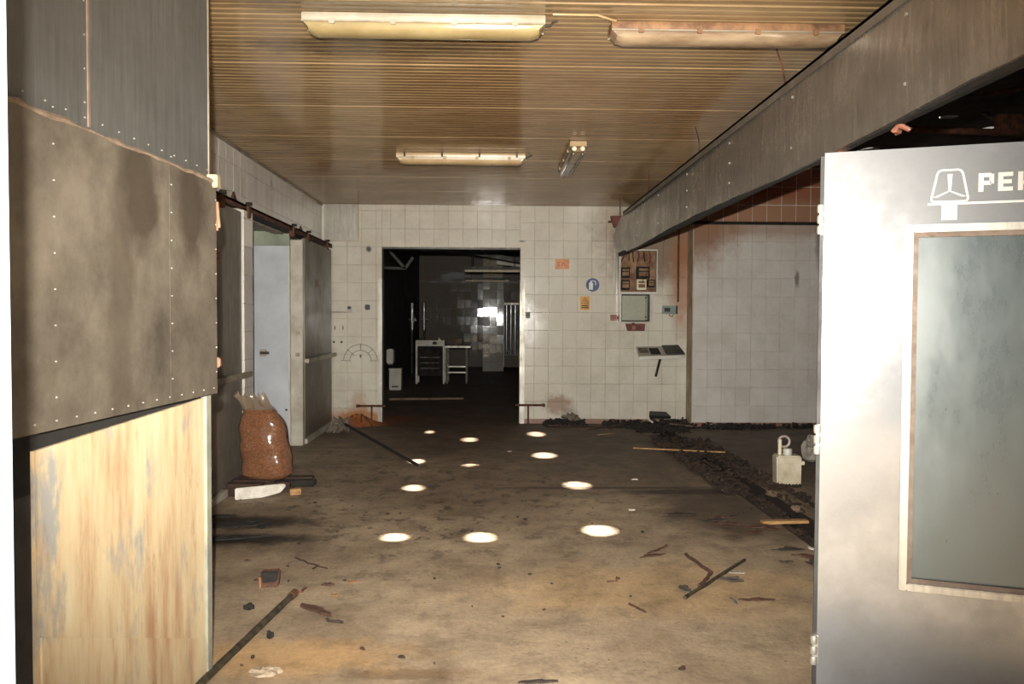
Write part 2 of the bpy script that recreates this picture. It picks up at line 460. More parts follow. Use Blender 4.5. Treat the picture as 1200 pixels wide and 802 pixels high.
b = MB(); b.box(TX0, TX0 + .012, -6, BY, -.17, -.002); b.box(TX1 - .012, TX1, -6, BY, -.17, -.002); b.box(TX0 + .012, TX1 - .012, -6, BY, -.17, -.155)
obj('trench_lining', b, simple('oily_black_lining', C(50, 36, 26), C(18, 13, 10), 4, 0.8, bump=0.4), fl_)

# ceiling of the main room: ribbed sheets a metre wide under a slab
b = MB(); b.box(-4.6, 2.0, 1.9, BY + 0.2, CZ + 0.035, CZ + 0.12)
ceil = struct('ceiling', b, 'plaster', 'low ceiling of tan ribbed metal sheets stained brown by smoke', 'ceiling')
pitch = 0.0667
def rib_panel(y0, y1):
    mb = MB(); pr = []
    n = round((y1 - y0) / pitch); p = (y1 - y0) / n
    for k in range(n):
        y = y0 + k * p
        d = 0.004 if k else 0.016
        pr += [(y, CZ + d), (y + p * .14, CZ + 0.0005), (y + p * .55, CZ), (y + p * .66, CZ + .0035), (y + p * .95, CZ + .004)]
    pr.append((y1, CZ + 0.016))
    rows = [[mb.bm.verts.new((x, yy, zz)) for (yy, zz) in pr] for x in (-2.6, 1.98)]
    for k in range(len(pr) - 1): mb.bm.faces.new((rows[0][k], rows[1][k], rows[1][k + 1], rows[0][k + 1]))
    top = [mb.bm.verts.new(q) for q in ((-2.6, y0, CZ + .034), (1.98, y0, CZ + .034), (1.98, y1, CZ + .034), (-2.6, y1, CZ + .034))]
    mb.bm.faces.new(top)
    return mb
yy = 2.0
while yy < BY - 0.01:
    y1 = min(yy + 1.0, BY)
    o = obj('ceiling_panel', rib_panel(yy, y1 - 0.004), 'ceiling', ceil)
    yy += 1.0

# back wall: backing of grout round the doorway, tiles on it
xl, xr = onY(447.5, 400, BY).x, onY(609.3, 400, BY).x
dz = onY(528, 290.5, BY).z
XR = onY(805.5, 400, BY).x
b = MB()
b.box(LX - .2, xl, BY + .008, BY + .22, 0, CZ + .1); b.box(xr, 7.2, BY + .008, BY + .22, 0, RZ + .01); b.box(xl, xr, BY + .008, BY + .22, dz, CZ + .1)
wb = struct('wall_back', b, 'grout', 'cream tiled back wall with an open doorway into a dark room', 'wall')
vl = onY(500, 268.5, BY).z; vr = onY(660, 303.4, BY).z
tiles(wb, LX, xl, 0.0, CZ, xr, vl, .2, .25, BY + .008, 'tile')
tiles(wb, xl, xr, dz, CZ, xr, vl, .2, .25, BY + .008, 'tile')
tiles(wb, xr, XR, 0.065, CZ, xr, vr, .2, .25, BY + .008, 'tile')
tiles(wb, xr + .06, XR, 0.0, 0.064, xr, 0, .2, .064, BY + .008, 'skirt', name='skirting_tile', th=0.012)
# dark reveal lining of the doorway
b = MB(); b.box(xl, xr, BY + .01, BY + .22, dz - .02, dz); obj('lintel_strip', b, 'black', wb)

# side-bay wall, a little nearer, scorched red-brown above the pipe
AY = 10.9
b = MB(); b.box(XR, 7.0, AY + .008, AY + .2, 0, 4.2)
wa = struct('wall_alcove', b, 'grout_pale', 'white tiled wall of the side bay, scorched red-brown above a thin pipe', 'wall')
za = onY(880, 262, AY).z
tiles(wa, XR, 4.75, 0.06, za, XR, za - .25 * 12, .2, .25, AY + .008, 'tile_alcove', gap=0.0012)
tiles(wa, XR, 4.75, za, za + .8, XR, za, .2, .25, AY + .008, 'tile_red', gap=0.008)
tiles(wa, XR, 4.75, 0.0, 0.058, XR, 0, .2, .058, AY + .008, 'skirt', name='skirting_tile', th=0.012)
b = MB(); b.box(XR - .012, XR + .0, AY, BY + .008, 0, 3.2)
obj('corner_strip', b, simple('brown_grey_corner', C(176, 160, 138), C(140, 120, 96), 5, 0.6), wa)

# left wall: tiled frieze above the sliding doors, opening into a cold room
b = MB()
b.box(LX - .12, LX - .008, 3.3, 7.37, 0, CZ + .1); b.box(LX - .12, LX - .008, 9.26, BY, 0, CZ + .1); b.box(LX - .12, LX - .008, 7.37, 9.26, 2.42, CZ + .1)
wl = struct('wall_left', b, 'grout', 'wall tiled in pale grey above the sliding door rail', 'wall')
tiles(wl, 5.8, BY - .002, 2.47, CZ, BY, 2.865, .2, .25, LX - .008, 'tile_left', axis='X')
b = MB(); b.bar((LX + .006, 3.4, CZ - .012), (LX + .006, BY - .01, CZ - .012), .028, .022)
tag(obj('trim_1', b, 'bar'), 'thin pale moulding between the tiled frieze and the ribbed ceiling', 'moulding', kind='structure')
# cold room behind the opening
b = MB(); b.box(-4.4, -4.3, 5.5, 10.2, 0, 2.6); b.box(-4.3, LX - .12, 5.4, 5.5, 0, 2.6); b.box(-4.3, LX - .12, 10.2, 10.3, 0, 2.6)
struct('wall_coldroom', b, 'bluewhite', 'pale inner wall of the cold room behind the sliding doors', 'wall')
b = MB(); b.box(-4.3, LX - .1, 5.5, 10.2, 2.46, 2.56)
struct('ceiling_coldroom', b, 'green', 'pale green ceiling inside the cold room opening', 'ceiling')

# partition of metal sheets on the left of the entrance
pa, pb = Vector((-1.253, 2.05, 0)), Vector((-1.155, 3.31, 0))
pdv = (pb - pa).normalized(); pn = Vector((pdv.y, -pdv.x, 0))     # pn points into the entrance
def pt(t, off, z): q = pa + pdv * t + pn * off; return (q.x, q.y, z)
PL = (pb - pa).length
def pslab(mb, t0, t1, o0, o1, z0, z1):
    mb.hexa([pt(t0, o0, z0), pt(t1, o0, z0), pt(t1, o1, z0), pt(t0, o1, z0), pt(t0, o0, z1), pt(t1, o0, z1), pt(t1, o1, z1), pt(t0, o1, z1)])
    return mb
def tpx(px):                                  # distance along the partition seen at pixel column px (eye level)
    d = ray(px, 372); nrm = pn
    t = pa.dot(nrm) / Vector((d.x, d.y, 0)).dot(nrm)
    return (Vector((d.x * t, d.y * t, 0)) - pa).dot(pdv)
b = MB(); pslab(b, -.9, PL - .012, -.30, -.03, 0, CZ + .1)
wp = struct('wall_partition', b, 'plaster', 'partition beside the entrance clad in riveted metal sheets over a flaking cream panel', 'wall')
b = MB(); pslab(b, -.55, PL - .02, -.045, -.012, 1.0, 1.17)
pslab(b, -.55, tpx(38), -.045, -.012, 0, 1.17); obj('shade_gap_board', b, 'rubber', wp)  # dark board stands in for shade in the gap around the cream panel
t0_, t1_ = tpx(38), PL - .03
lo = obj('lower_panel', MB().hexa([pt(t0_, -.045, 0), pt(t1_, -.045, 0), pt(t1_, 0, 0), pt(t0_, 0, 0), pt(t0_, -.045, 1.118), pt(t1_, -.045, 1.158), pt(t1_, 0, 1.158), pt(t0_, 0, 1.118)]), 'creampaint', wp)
lo['label'] = 'cream painted panel with brown runs and blue-grey bare patches'
b = MB(); pslab(b, PL - .045, PL - .004, -.05, 0.012, 0, 1.165); obj('edge_trim', b, simple('worn_corner_trim', C(150, 146, 128), C(112, 114, 106), 6, 0.5), wp)
t2_, t3_ = tpx(42), PL - .05
b = MB(); b.hexa([pt(t2_, 0, 0), pt(t3_, 0, 0), pt(t3_, .006, 0), pt(t2_, .006, 0), pt(t2_, 0, .60), pt(t3_, 0, .175), pt(t3_, .006, .175), pt(t2_, .006, .60)]); obj('kick_board', b, 'creampaint', wp)
ZB, ZT = 1.172, 2.035
tm = tpx(190)
mid1 = obj('sheet_panel', pslab(MB(), -.5, tm - .001, -.02, 0.03, ZB, ZT), 'panel', wp)
mid1['label'] = 'dull grey sheet mottled with dark smears'
obj('sheet_panel', pslab(MB(), tm + .001, PL + .018, -.02, 0.03, ZB, ZT), 'panel', wp)
tu = tpx(103)
obj('sheet_panel', pslab(MB(), -.5, tu - .003, -.03, 0.008, ZT + .006, CZ), 'clad', wp)
obj('sheet_panel', pslab(MB(), tu + .003, PL - .006, -.03, 0.008, ZT + .006, CZ), 'clad', wp)
b = MB(); pslab(b, tu - .005, tu + .005, .008, .012, ZT + .02, CZ); 
obj('joint_strip', b, simple('peach_sealant', C(122, 100, 84), C(92, 78, 66), 10, 0.7), wp)
# sagging strip of sealant along the joint of the two rows of sheets
b = MB()
rs = random.Random(3)
pts = []
for k in range(26):
    t = -.4 + (PL + .4) * k / 25
    pts.append(pt(t, .026, ZT + .002 + rs.uniform(-.004, .004)))
b.tube(pts, [rs.uniform(.004, .011) for _ in pts], 6)
obj('sealant_bead', b, simple('dirty_sealant', C(126, 108, 88), C(84, 68, 54), 14, 0.8, bump=0.4), wp, smooth=True)
b = MB()
def rivet(t, z, off): 
    c = Vector(pt(t, off, z)); b.lathe([(.003, -.003), (.003, .001), (.0015, .002)], 6, c)
for k in range(14):
    t = 0.02 + k * (PL - .04) / 13
    rivet(t, ZB + .025, .032); rivet(t, ZT + .045, .010)
for k in range(9):
    z = ZB + .09 + k * .1
    rivet(tm + .012, z, .032); rivet(PL - .012 + .02, z, .032); rivet(tpx(52), z, .032)
for k in range(9): rivet(tu - .02, ZT + .09 + k * .1, .010)
o = obj('rivets', b, 'alu', wp); o['kind'] = 'stuff'
# strip that closes the partition's far edge, with bits of foam
b = MB(); pslab(b, PL - .008, PL + .0, -.03, .012, ZT, CZ); obj('edge_trim', b, 'bar', wp)

# side bay on the right: outer wall and a thin roof, holes added to shape the sun spots
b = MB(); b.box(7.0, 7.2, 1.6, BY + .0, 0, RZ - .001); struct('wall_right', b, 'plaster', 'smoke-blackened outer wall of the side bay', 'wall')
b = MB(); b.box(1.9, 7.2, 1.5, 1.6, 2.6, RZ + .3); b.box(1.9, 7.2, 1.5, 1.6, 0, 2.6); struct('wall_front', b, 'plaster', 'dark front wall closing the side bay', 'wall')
spots = [(703, 622, 34, 12), (563, 630, 28, 11), (462, 630, 24, 9), (676, 569, 27, 9), (485, 572, 20, 7), (638, 534, 24, 7), (551, 545.5, 14, 3),
         (488, 541, 13, 5), (628.5, 509, 17, 5.5), (550, 515.5, 15, 5), (503.5, 506.5, 6, 3.4)]
shift = sd * (RZ / sd.z)
holes = []
for px, py, w, h in spots:
    c = onZ(px, py); l_, r_ = onZ(px - w / 2, py), onZ(px + w / 2, py); n_, f_ = onZ(px, py + h / 2), onZ(px, py - h / 2)
    hx, hy = (r_.x - l_.x) / 2, (f_.y - n_.y) / 2
    holes.append((c.x + shift.x, c.y + shift.y, hx, hy))
# roof sheet with the added holes: cells around each hole are cut to its ragged oval
def roof():
    mb = MB(); bm = mb.bm
    rh = random.Random(11)
    ext = RT / math.tan(SUN_EL)
    rects = [(1.9, 7.2, 1.5, BY + .22)]
    cells = []
    for hx_, hy_, a_, b_ in holes:
        cells.append((hx_ - a_ - .12, hx_ + a_ + .12 + ext, hy_ - b_ - .12, hy_ + b_ + .12))
    # subtract the cells from the plane (axis aligned)
    for c0, c1, d0, d1 in cells:
        nr = []
        for (x0, x1, y0, y1) in rects:
            if c1 <= x0 or c0 >= x1 or d1 <= y0 or d0 >= y1: nr.append((x0, x1, y0, y1)); continue
            if c0 > x0: nr.append((x0, c0, y0, y1))
            if c1 < x1: nr.append((c1, x1, y0, y1))
            m0, m1 = max(x0, c0), min(x1, c1)
            if d0 > y0: nr.append((m0, m1, y0, d0))
            if d1 < y1: nr.append((m0, m1, d1, y1))
        rects = nr
    for x0, x1, y0, y1 in rects: mb.box(x0, x1, y0, y1, RZ, RZ + RT)
    for (hx_, hy_, a_, b_), (c0, c1, d0, d1) in zip(holes, cells):
        n = 24; inn = []; out = []
        for k in range(n):
            t = 2 * math.pi * k / n
            q = 1 + rh.uniform(-.06, .06)
            ex = ext if math.cos(t) > 0 else 0
            inn.append((hx_ + a_ * q * math.cos(t) + ex, hy_ + b_ * q * math.sin(t)))
            cx, cy = (c0 + c1) / 2, (d0 + d1) / 2
            m = max(abs(math.cos(t)), abs(math.sin(t)))
            out.append((cx + (c1 - c0) / 2 * math.cos(t) / m, cy + (d1 - d0) / 2 * math.sin(t) / m))
        for z in (RZ, RZ + RT):
            I = [bm.verts.new((x, y, z)) for x, y in inn]; O_ = [bm.verts.new((x, y, z)) for x, y in out]
            for k in range(n): bm.faces.new((I[k], I[(k + 1) % n], O_[(k + 1) % n], O_[k]))
            if z == RZ: I0 = I
            else:
                for k in range(n): bm.faces.new((I0[k], I0[(k + 1) % n], I[(k + 1) % n], I[k]))
    return mb
struct('ceiling_bay', roof(), 'plaster', 'soot-black roof of the side bay with small holes added to cast the sun spots on the floor', 'roof')
# strip closing the step between the low ceiling and the bay roof
b = MB(); b.box(1.98, 2.06, 1.5, BY + .2, CZ - .02, RZ + .05); tag(obj('trim_2', b, 'plaster'), 'dark upstand between the low ceiling and the bay roof', 'upstand', kind='structure')

# ------------------------------------------------------------------ room behind the doorway
FY = 24.0
SX = -2.13                                   # its left wall
b = MB(); b.box(-2.6, 3.6, FY + .008, FY + .2, 0, 3.6)
wf = struct('wall_far', b, 'grout', 'glossy grey tiled far wall of the dark room behind the doorway', 'wall')
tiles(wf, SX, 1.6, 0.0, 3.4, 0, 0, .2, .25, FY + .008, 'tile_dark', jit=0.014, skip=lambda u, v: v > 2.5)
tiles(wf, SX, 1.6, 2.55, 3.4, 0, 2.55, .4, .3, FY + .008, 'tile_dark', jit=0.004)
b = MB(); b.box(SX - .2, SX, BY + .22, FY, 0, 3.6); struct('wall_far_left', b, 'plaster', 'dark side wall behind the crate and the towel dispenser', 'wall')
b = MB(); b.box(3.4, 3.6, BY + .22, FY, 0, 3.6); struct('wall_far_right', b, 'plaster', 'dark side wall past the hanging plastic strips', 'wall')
b = MB(); b.box(-2.6, 3.6, BY + .22, FY + .2, 3.45, 3.6); struct('ceiling_far', b, simple('brown_ceiling', C(120, 96, 66), C(84, 66, 46), 2, 0.6), 'brown ceiling of the room behind the doorway', 'ceiling')
b = MB(); b.box(SX, 3.4, FY - .10, FY + .0, 2.50, 2.56); tag(obj('cable_tray', b, 'black'), 'black cable tray running along the far tiled wall', 'cable tray')
# tiled pillar
PY = 22.1
p0, p1 = onY(565.5, 400, PY).x, onY(590.5, 400, PY).x
b = MB(); b.box(p0 + .008, p1 - .008, PY + .008, PY + .6, 0, 3.45)
pil = struct('pillar', b, 'grout', 'square pillar clad in glossy grey tiles in the room behind', 'pillar')
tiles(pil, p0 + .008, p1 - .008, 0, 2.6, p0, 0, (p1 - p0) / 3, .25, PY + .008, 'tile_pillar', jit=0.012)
# doorway with plastic strips on the far wall
g0 = onY(587, 400, FY - .05).x; zt = onY(600, 355, FY - .05).z
d5 = thing('door_5', 'white framed doorway with hanging plastic strips in the far wall', 'door', (g0, FY - .05, 0), kind='structure')
b = MB(); b.box(0, .09, -.04, .04, 0, zt); obj('frame_post', b, 'alu', d5, world=False)
b = MB(); b.box(1.05, 1.14, -.04, .04, 0, zt); obj('frame_post', b, 'alu', d5, world=False)
b = MB(); b.box(.09, 1.05, -.04, .04, zt - .06, zt); obj('frame_head', b, 'alu', d5, world=False)
b = MB(); b.box(.09, 1.05, .02, .04, .35, zt - .06); obj('backing', b, 'black', d5, world=False)
M['strip'] = simple('clear_strip_pvc', C(96, 96, 90), C(50, 48, 44), 6, 0.12)
for k in range(7):
    x = .12 + k * .13
    b = MB(); b.prism([(x + .05 * math.cos(t) + .05, -.012 * math.sin(t)) for t in [math.pi * q / 8 for q in range(9)]], lambda u, v: (u, v, .4), lambda u, v: (u, v, zt - .07))
    obj('strip', b, 'strip', d5, world=False, smooth=True)
# sloping duct under the ceiling
sdk = thing('sloping_duct', 'long sloping duct under the ceiling of the room behind', 'duct', tuple(onY(570, 299, 19.0)))
b = MB(); b.bar(onY(500, 287, 19.0), onY(640, 312, 19.0), .5, .10); obj('trunk', b, 'darkmetal', sdk)
for px in (530, 600):
    q = onY(px, 292 + (px - 530) * .18, 19.0); b = MB(); b.tube([q, (q.x, 19.0, 3.45)], .012, 6); obj('hanger', b, 'darkmetal', sdk)
aun = thing('air_unit', 'white box hanging below the sloping duct', 'air unit', tuple(onY(610, 309, 20)))
b = MB(); b.bar(onY(582, 306, 20), onY(640, 312, 20), .2, .18); obj('case', b, 'post', aun, bevel=.01)
for px in (592, 628):
    q = onY(px, 308, 20); b = MB(); b.tube([q, (q.x, 20, 3.45)], .01, 6); obj('hanger', b, 'darkmetal', aun)
# bracket at the upper left
br = thing('wall_bracket', 'dark angled metal bracket high beside the dark side wall', 'bracket', tuple(onY(466, 316, 15.0)))
for a, c in (((450, 287), (475, 315)), ((475, 315), (484, 302)), ((447, 314), (476, 315))):
    b = MB(); b.bar(onY(a[0], a[1], 15.0), onY(c[0], c[1], 15.0), .05, .05); obj('arm', b, 'darkmetal', br)

# vertical chrome pipes, added only for the glints they return from the flash
for px, lab in ((483, 'upright polished pipe added for flash glints nearer the dark side wall'), (497, 'upright polished pipe added for flash glints behind the dark machine')):
    q = onY(px, 372, 21.0)
    b = MB(); b.tube([(q.x, 21.0, 1.15), (q.x, 21.0, 1.85)], .045, 14); r_ = thing('glint_pipe', lab, 'pipe', (q.x, 21.0, 0), group='pipes added for glints in the dark room')
    obj('pipe', b, 'steel', r_, smooth=True)
    b = MB(); b.tube([(q.x, 21.0, 0), (q.x, 21.0, 1.15)], .03, 10); obj('foot', b, 'darkmetal', r_, smooth=True)
    b = MB(); b.tube([(q.x - .09, 21, 1.42), (q.x + .09, 21, 1.42)], .035, 10); obj('valve', b, 'steel', r_, smooth=True)

# machine on legs and steel table
MY = 17.8
q0, q1 = onY(487, 440, MY), onY(521, 440, MY)
mz = onY(504, 399, MY).z; w = q1.x - q0.x
mc = thing('dough_machine', 'dark machine on white legs with a pale top strip beside a steel table', 'machine', (q0.x, MY, 0))
b = MB(); b.box(0.02, w - .02, .03, .5, .18, mz - .13); obj('body', b, 'dark', mc, world=False, bevel=.01)
b = MB(); b.box(0, w, 0, .5, mz - .13, mz); obj('top_panel', b, 'post', mc, world=False, bevel=.008)
for x in (0, w - .04):
    for y in (.0, .46):
        b = MB(); b.box(x, x + .04, y, y + .04, 0, mz - .13); obj('leg', b, 'post', mc, world=False)
b = MB(); b.lathe([(.05, -.02), (.05, .02), (.02, .04)], 14, (w * .66, 0, mz - .07)); obj('knob', b, 'black', mc, world=False, smooth=True)
for k in range(3):
    b = MB(); b.bar((.1, .02, .35 + k * .12), (w - .12, .02, .35 + k * .12), .02, .03); obj('rail', b, 'darkmetal', mc, world=False)
b = MB(); b.tube([(.08, .2, mz), (.08, .2, mz + .06)], .03, 10); obj('cap', b, 'darkmetal', mc, world=False)
b = MB(); b.tube([(w * .8, .2, mz), (w * .8, .2, mz + .05)], .03, 10); obj('cap', b, 'cream', mc, world=False)
tw = onY(550, 440, MY).x - q1.x
tz = onY(530, 405.5, MY + .2).z
tb = thing('steel_table', 'steel work table with two low rails next to the dark machine', 'table', (q1.x + .03, MY + .1, 0))
b = MB(); b.box(-.02, tw, 0, .7, tz - .04, tz); obj('table_top', b, 'alu', tb, world=False, bevel=.006)
for x in (.02, tw - .1):
    for y in (.04, .64):
        b = MB(); b.tube([(x, y, 0), (x, y, tz - .04)], .02, 8); obj('leg', b, 'alu', tb, world=False)
for z in (.25, .38):
    b = MB(); b.bar((.02, .04, z), (tw - .1, .04, z), .025, .03); obj('rail', b, 'alu', tb, world=False)
b = MB(); b.hexa([(tw * .32, .2, tz), (tw * .62, .2, tz), (tw * .62, .45, tz), (tw * .32, .45, tz), (tw * .30, .2, tz + .16), (tw * .64, .2, tz + .16), (tw * .64, .45, tz + .16), (tw * .30, .45, tz + .16)])
o = obj('bread_bin', b, 'wood_grey', None); o.location = tb.location; tag(o, 'small brown box standing on the steel table', 'box')
# crate and dispenser by the left wall
CY = 16.3
c0, c1 = onY(456, 450, CY), onY(470, 457, CY)
cr = thing('plastic_crate', 'pale plastic crate with a dark hand slot below the towel dispenser', 'crate', (c0.x, CY, 0))
ch = onY(460, 432, CY).z; cw = c1.x - c0.x
b = MB(); b.box(0, cw, 0, .3, 0, ch); obj('body', b, 'post', cr, world=False, bevel=.012)
b = MB(); b.box(cw * .22, cw * .75, -.004, .01, ch * .12, ch * .2); obj('slot', b, 'black', cr, world=False)
b = MB(); b.box(-.008, cw + .008, -.008, .308, ch - .03, ch); obj('rim', b, 'post', cr, world=False, bevel=.004)
q = onX(454, 418, SX)
dp = thing('towel_dispenser', 'white paper towel dispenser on the dark side wall', 'dispenser', (SX, q.y, q.z))
b = MB(); b.box(0, .14, -.16, .16, -.14, .16); obj('cover', b, 'post', dp, world=False, bevel=.02)
b = MB(); b.box(.02, .13, -.13, -.10, -.165, -.14); obj('outlet', b, 'black', dp, world=False)
b = MB(); b.bar(onZ(456, 468, .02), onZ(543, 467, .02), .05, .035); tag(obj('loose_plank', b, 'wood_grey'), 'thin pale plank lying across the floor of the dark room', 'plank')
# fluorescent lights hanging in the dark room
def hang_light(px0, px1, py, Y, label):
    a, c = onY(px0, py, Y), onY(px1, py, Y); c.z = a.z
    t = thing('hanging_light', label, 'light fixture', (a.x, Y, a.z), group='lights hanging in the dark room')
    L = c.x - a.x
    b = MB(); b.box(0, L, -.06, .06, .0, .06); obj('housing', b, 'darkmetal', t, world=False, bevel=.01)
    b = MB(); b.tube([(.03, 0, -.025), (L - .03, 0, -.025)], .03, 12); obj('tube', b, 'cream', t, world=False, smooth=True)
    for x in (.2, L - .2):
        b = MB(); b.tube([(x, 0, .06), (x, 0, 3.45 - a.z)], .008, 6); obj('hanger', b, 'darkmetal', t, world=False)
hang_light(543, 614, 316, 17.0, 'long dark fluorescent light hanging nearest the doorway')
hang_light(544, 598, 328, 22.0, 'cream fluorescent light hanging in front of the pillar')

# ------------------------------------------------------------------ doorway trim and stops
for x0, x1 in ((xl - .05, xl + .004), (xr - .004, xr + .065)):
    zz = onY(610, 328, BY).z
    b = MB(); b.box(x0, x1, BY - .012, BY + .21, 0, zz); tag(obj('trim_3' if x0 < 0 else 'trim_4', b, 'alu', bevel=.003), ('aluminium corner guard on the doorway jamb beside the dial scale' if x0 < 0 else 'aluminium corner guard on the doorway jamb beside the push switch'), 'corner guard', kind='structure')
def stop(pa_, pb_, ps, label):
    a, c = onY(pa_[0], pa_[1], BY - .09), onY(pb_[0], pb_[1], BY - .09); c.z = a.z
    t = thing('guard_rail', label, 'rail', (a.x, BY - .09, 0))
    b = MB(); b.tube([a, c], .016, 10); obj('bar', b, 'rust', t, smooth=True)
    s_ = onY(ps, 477, BY - .09)
    b = MB(); b.tube([(s_.x, BY - .09, 0), (s_.x, BY - .09, a.z)], .012, 8); obj('stem', b, 'rust', t, smooth=True)
    b = MB(); b.lathe([(.022, -.02), (.022, .02)], 10, c if pb_[0] > 500 else a); obj('end_cap', b, 'rust', t, smooth=True)
stop((419, 476), (452, 476), 435.5, 'low rusty guard rail above the orange dirt by the doorway')
stop((604, 475), (637, 474.5), 619, 'low rusty guard rail by the brown stain beside the doorway')

# ------------------------------------------------------------------ cold room: posts, sliding doors, rail
b = MB(); b.box(LX, -2.17, 7.10, 7.37, 0, 2.44)
pA = struct('door_frame_post', b, 'grout', 'tiled post at the near side of the cold room opening', 'post')
tiles(pA, LX + .01, -2.17, 0, 2.42, -2.17, 2.35, .2, .25, 7.10, 'tile_left')
tiles(pA, 7.10, 7.37, 0, 2.42, 7.37, 2.35, .27, .25, -2.17, 'tile_left', axis='X')
b = MB(); b.box(LX, -2.155, 9.25, 9.36, 0, 2.36)
pB = struct('door_frame_post', b, 'post', 'white enamelled post at the far side of the cold room opening', 'post', bevel=.006)
for z in (1.30, 1.05):
    c = Vector((-2.2, 9.245, z)); b = MB(); b.box(c.x - .03, c.x + .012, 9.22, 9.25, z - .02, z + .02); obj('latch_plate', b, 'bar', pB)
# white inner door standing open behind
d3 = thing('door_3', 'bluish white flush door standing open inside the cold room', 'door', (-2.29, 9.2, 0), kind='structure')
zt3 = onY(320, 288, 9.2).z
b = MB(); b.box(-.50, .0, .0, .05, .01, zt3); obj('leaf', b, 'bluewhite', d3, world=False, bevel=.006)
b = MB(); b.box(-.012, .004, -.006, .056, .01, zt3); obj('edge_strip', b, 'white', d3, world=False)
for z in (.15, .42): 
    b = MB(); b.lathe([(.012, -.01), (.012, .01)], 8, (-.04, -.004, z)); obj('bolt', b, 'black', d3, world=False)
b = MB(); b.box(-.6, .0, .012, .05, zt3 + .003, 2.455); obj('top_panel', b, 'green', d3, world=False)
zl = onY(302, 420, 8.0).z
b = MB(); b.box(-.33, -.26, -.04, 0, zl - .04, zl + .04); obj('latch', b, 'bar', d3, world=False, bevel=.006)
b = MB(); b.bar((-.32, -.05, zl), (-.22, -.05, zl), .02, .03); obj('lever', b, 'darkmetal', d3, world=False)

def slide_door(name, y0, y1, x0, x1, zt_, label, bar0, bar1):
    t = thing(name, label, 'door', (x0, y0, 0), kind='structure')
    b = MB(); b.box(x0, x1, y0, y1, .07, zt_); obj('leaf', b, 'leaf', t, bevel=.006)
    b = MB(); b.box(x0, x1 + .025, y0, y1, 0, .06); obj('sill', b, 'post', t, bevel=.006)
    hz = .975
    b = MB(); b.bar((x1 + .045, bar0, hz), (x1 + .045, bar1, hz), .03, .05); h = obj('handle_bar', b, 'bar', t, bevel=.005)
    for y in (bar0 + .06, bar1 - .06):
        b = MB(); b.bar((x1, y, hz), (x1 + .035, y, hz), .04, .04); obj('bracket', b, 'bar', h)
    return t
dA = slide_door('door_1', 5.0, 7.1, -2.225, -2.18, 2.40, 'dark metal sliding door behind the bag of pellets', 5.3, 7.2)
dB = slide_door('door_2', 9.37, 10.93, -2.2, -2.155, 2.39, 'grey metal sliding door next to the tiled back wall', 9.3, 10.98)
q = onX(253, 300, -2.18)
b = MB(); b.box(-2.18, -2.172, q.y - .1, q.y + .05, q.z - .06, q.z + .06); lb = obj('label_plate', b, 'rust_red', dA); lb['label'] = 'small orange-brown plate'
lb.data.materials[0] = simple('orange_label', C(186, 104, 66), C(140, 74, 46), 20, 0.6)
for dz_ in (-.02, .02):
    b = MB(); b.box(-2.1715, -2.1705, q.y - .08, q.y + .03, q.z + dz_ - .008, q.z + dz_ + .008); obj('print_line', b, 'rust', lb)
q = onX(371, 332, -2.155)
b = MB(); b.box(-2.155, -2.1545, q.y - .09, q.y + .09, q.z - .045, q.z + .045); obj('faded_print', b, simple('faded_red_print', C(128, 90, 74), C(104, 80, 66), 30, 0.6), dB)

rl = thing('sliding_rail', 'rusty sliding door rail with trolleys under the tiled frieze', 'rail', (-2.24, 5.0, 2.44))
b = MB(); b.box(-2.33, -2.17, 4.8, 11.05, 2.455, 2.475); b.box(-2.185, -2.17, 4.8, 11.05, 2.42, 2.475); obj('channel', b, 'rust', rl)
b = MB(); b.box(-2.335, -2.2, 4.8, 11.05, 2.43, 2.455); obj('web', b, 'dark', rl)
for y in (6.55, 7.25, 8.9, 9.6, 10.7):
    b = MB(); b.box(-2.21, -2.15, y - .04, y + .04, 2.36, 2.47); obj('trolley', b, 'rust', rl, bevel=.008)
    b = MB(); b.lathe([(.03, -.012), (.03, .012)], 10, (-2.16, y, 2.49)); obj('wheel', b, 'dark', rl)
for y, h in ((6.9, .07), (9.3, .05)):
    b = MB(); b.hexa([(-2.2, y - .05, 2.475), (-2.17, y - .05, 2.475), (-2.17, y + .05, 2.475), (-2.2, y + .05, 2.475), (-2.19, y - .008, 2.475 + h), (-2.18, y - .008, 2.475 + h), (-2.18, y + .008, 2.475 + h), (-2.19, y + .008, 2.475 + h)])
    obj('torn_flange', b, 'rust', rl)

# ------------------------------------------------------------------ duct hanging on the right
DX, DZ0, DZ1 = 1.72, 1.49 + 0.498 * 1.72, 1.49 + 0.787 * 1.72
dk = thing('extraction_duct', 'long sooty sheet-metal duct hanging from the ceiling near the drain trench', 'duct', (DX, 2.2, DZ0))
b = MB()
ys = [2.2 + (10.95 - 2.2) * k / 40 for k in range(41)]
rw = random.Random(8)
fr = []
for k, y in enumerate(ys):
    sag = .018 * math.sin(y * 1.1) + rw.uniform(-.004, .004)
    bulge = .02 * math.sin(y * .9 + 1) + rw.uniform(-.004, .004)
    if y > 10.2: bulge -= .03; sag += .03
    top = DZ1 - max(0, y - 10.35) * .22
    fr.append([b.bm.verts.new(p) for p in ((DX + bulge * .4, y, top), (DX - .006 + bulge, y, (DZ0 + DZ1) / 2), (DX + bulge * .5, y, DZ0 + sag), (DX + .05, y, DZ0 + sag), (DX + .05, y, top))])
for A, B in zip(fr, fr[1:]):
    for q in range(5): b.bm.faces.new((A[q], A[(q + 1) % 5], B[(q + 1) % 5], B[q]))
b.bm.faces.new(fr[0]); b.bm.faces.new(fr[-1][::-1])
obj('duct_body', b, 'duct', dk, smooth=True)
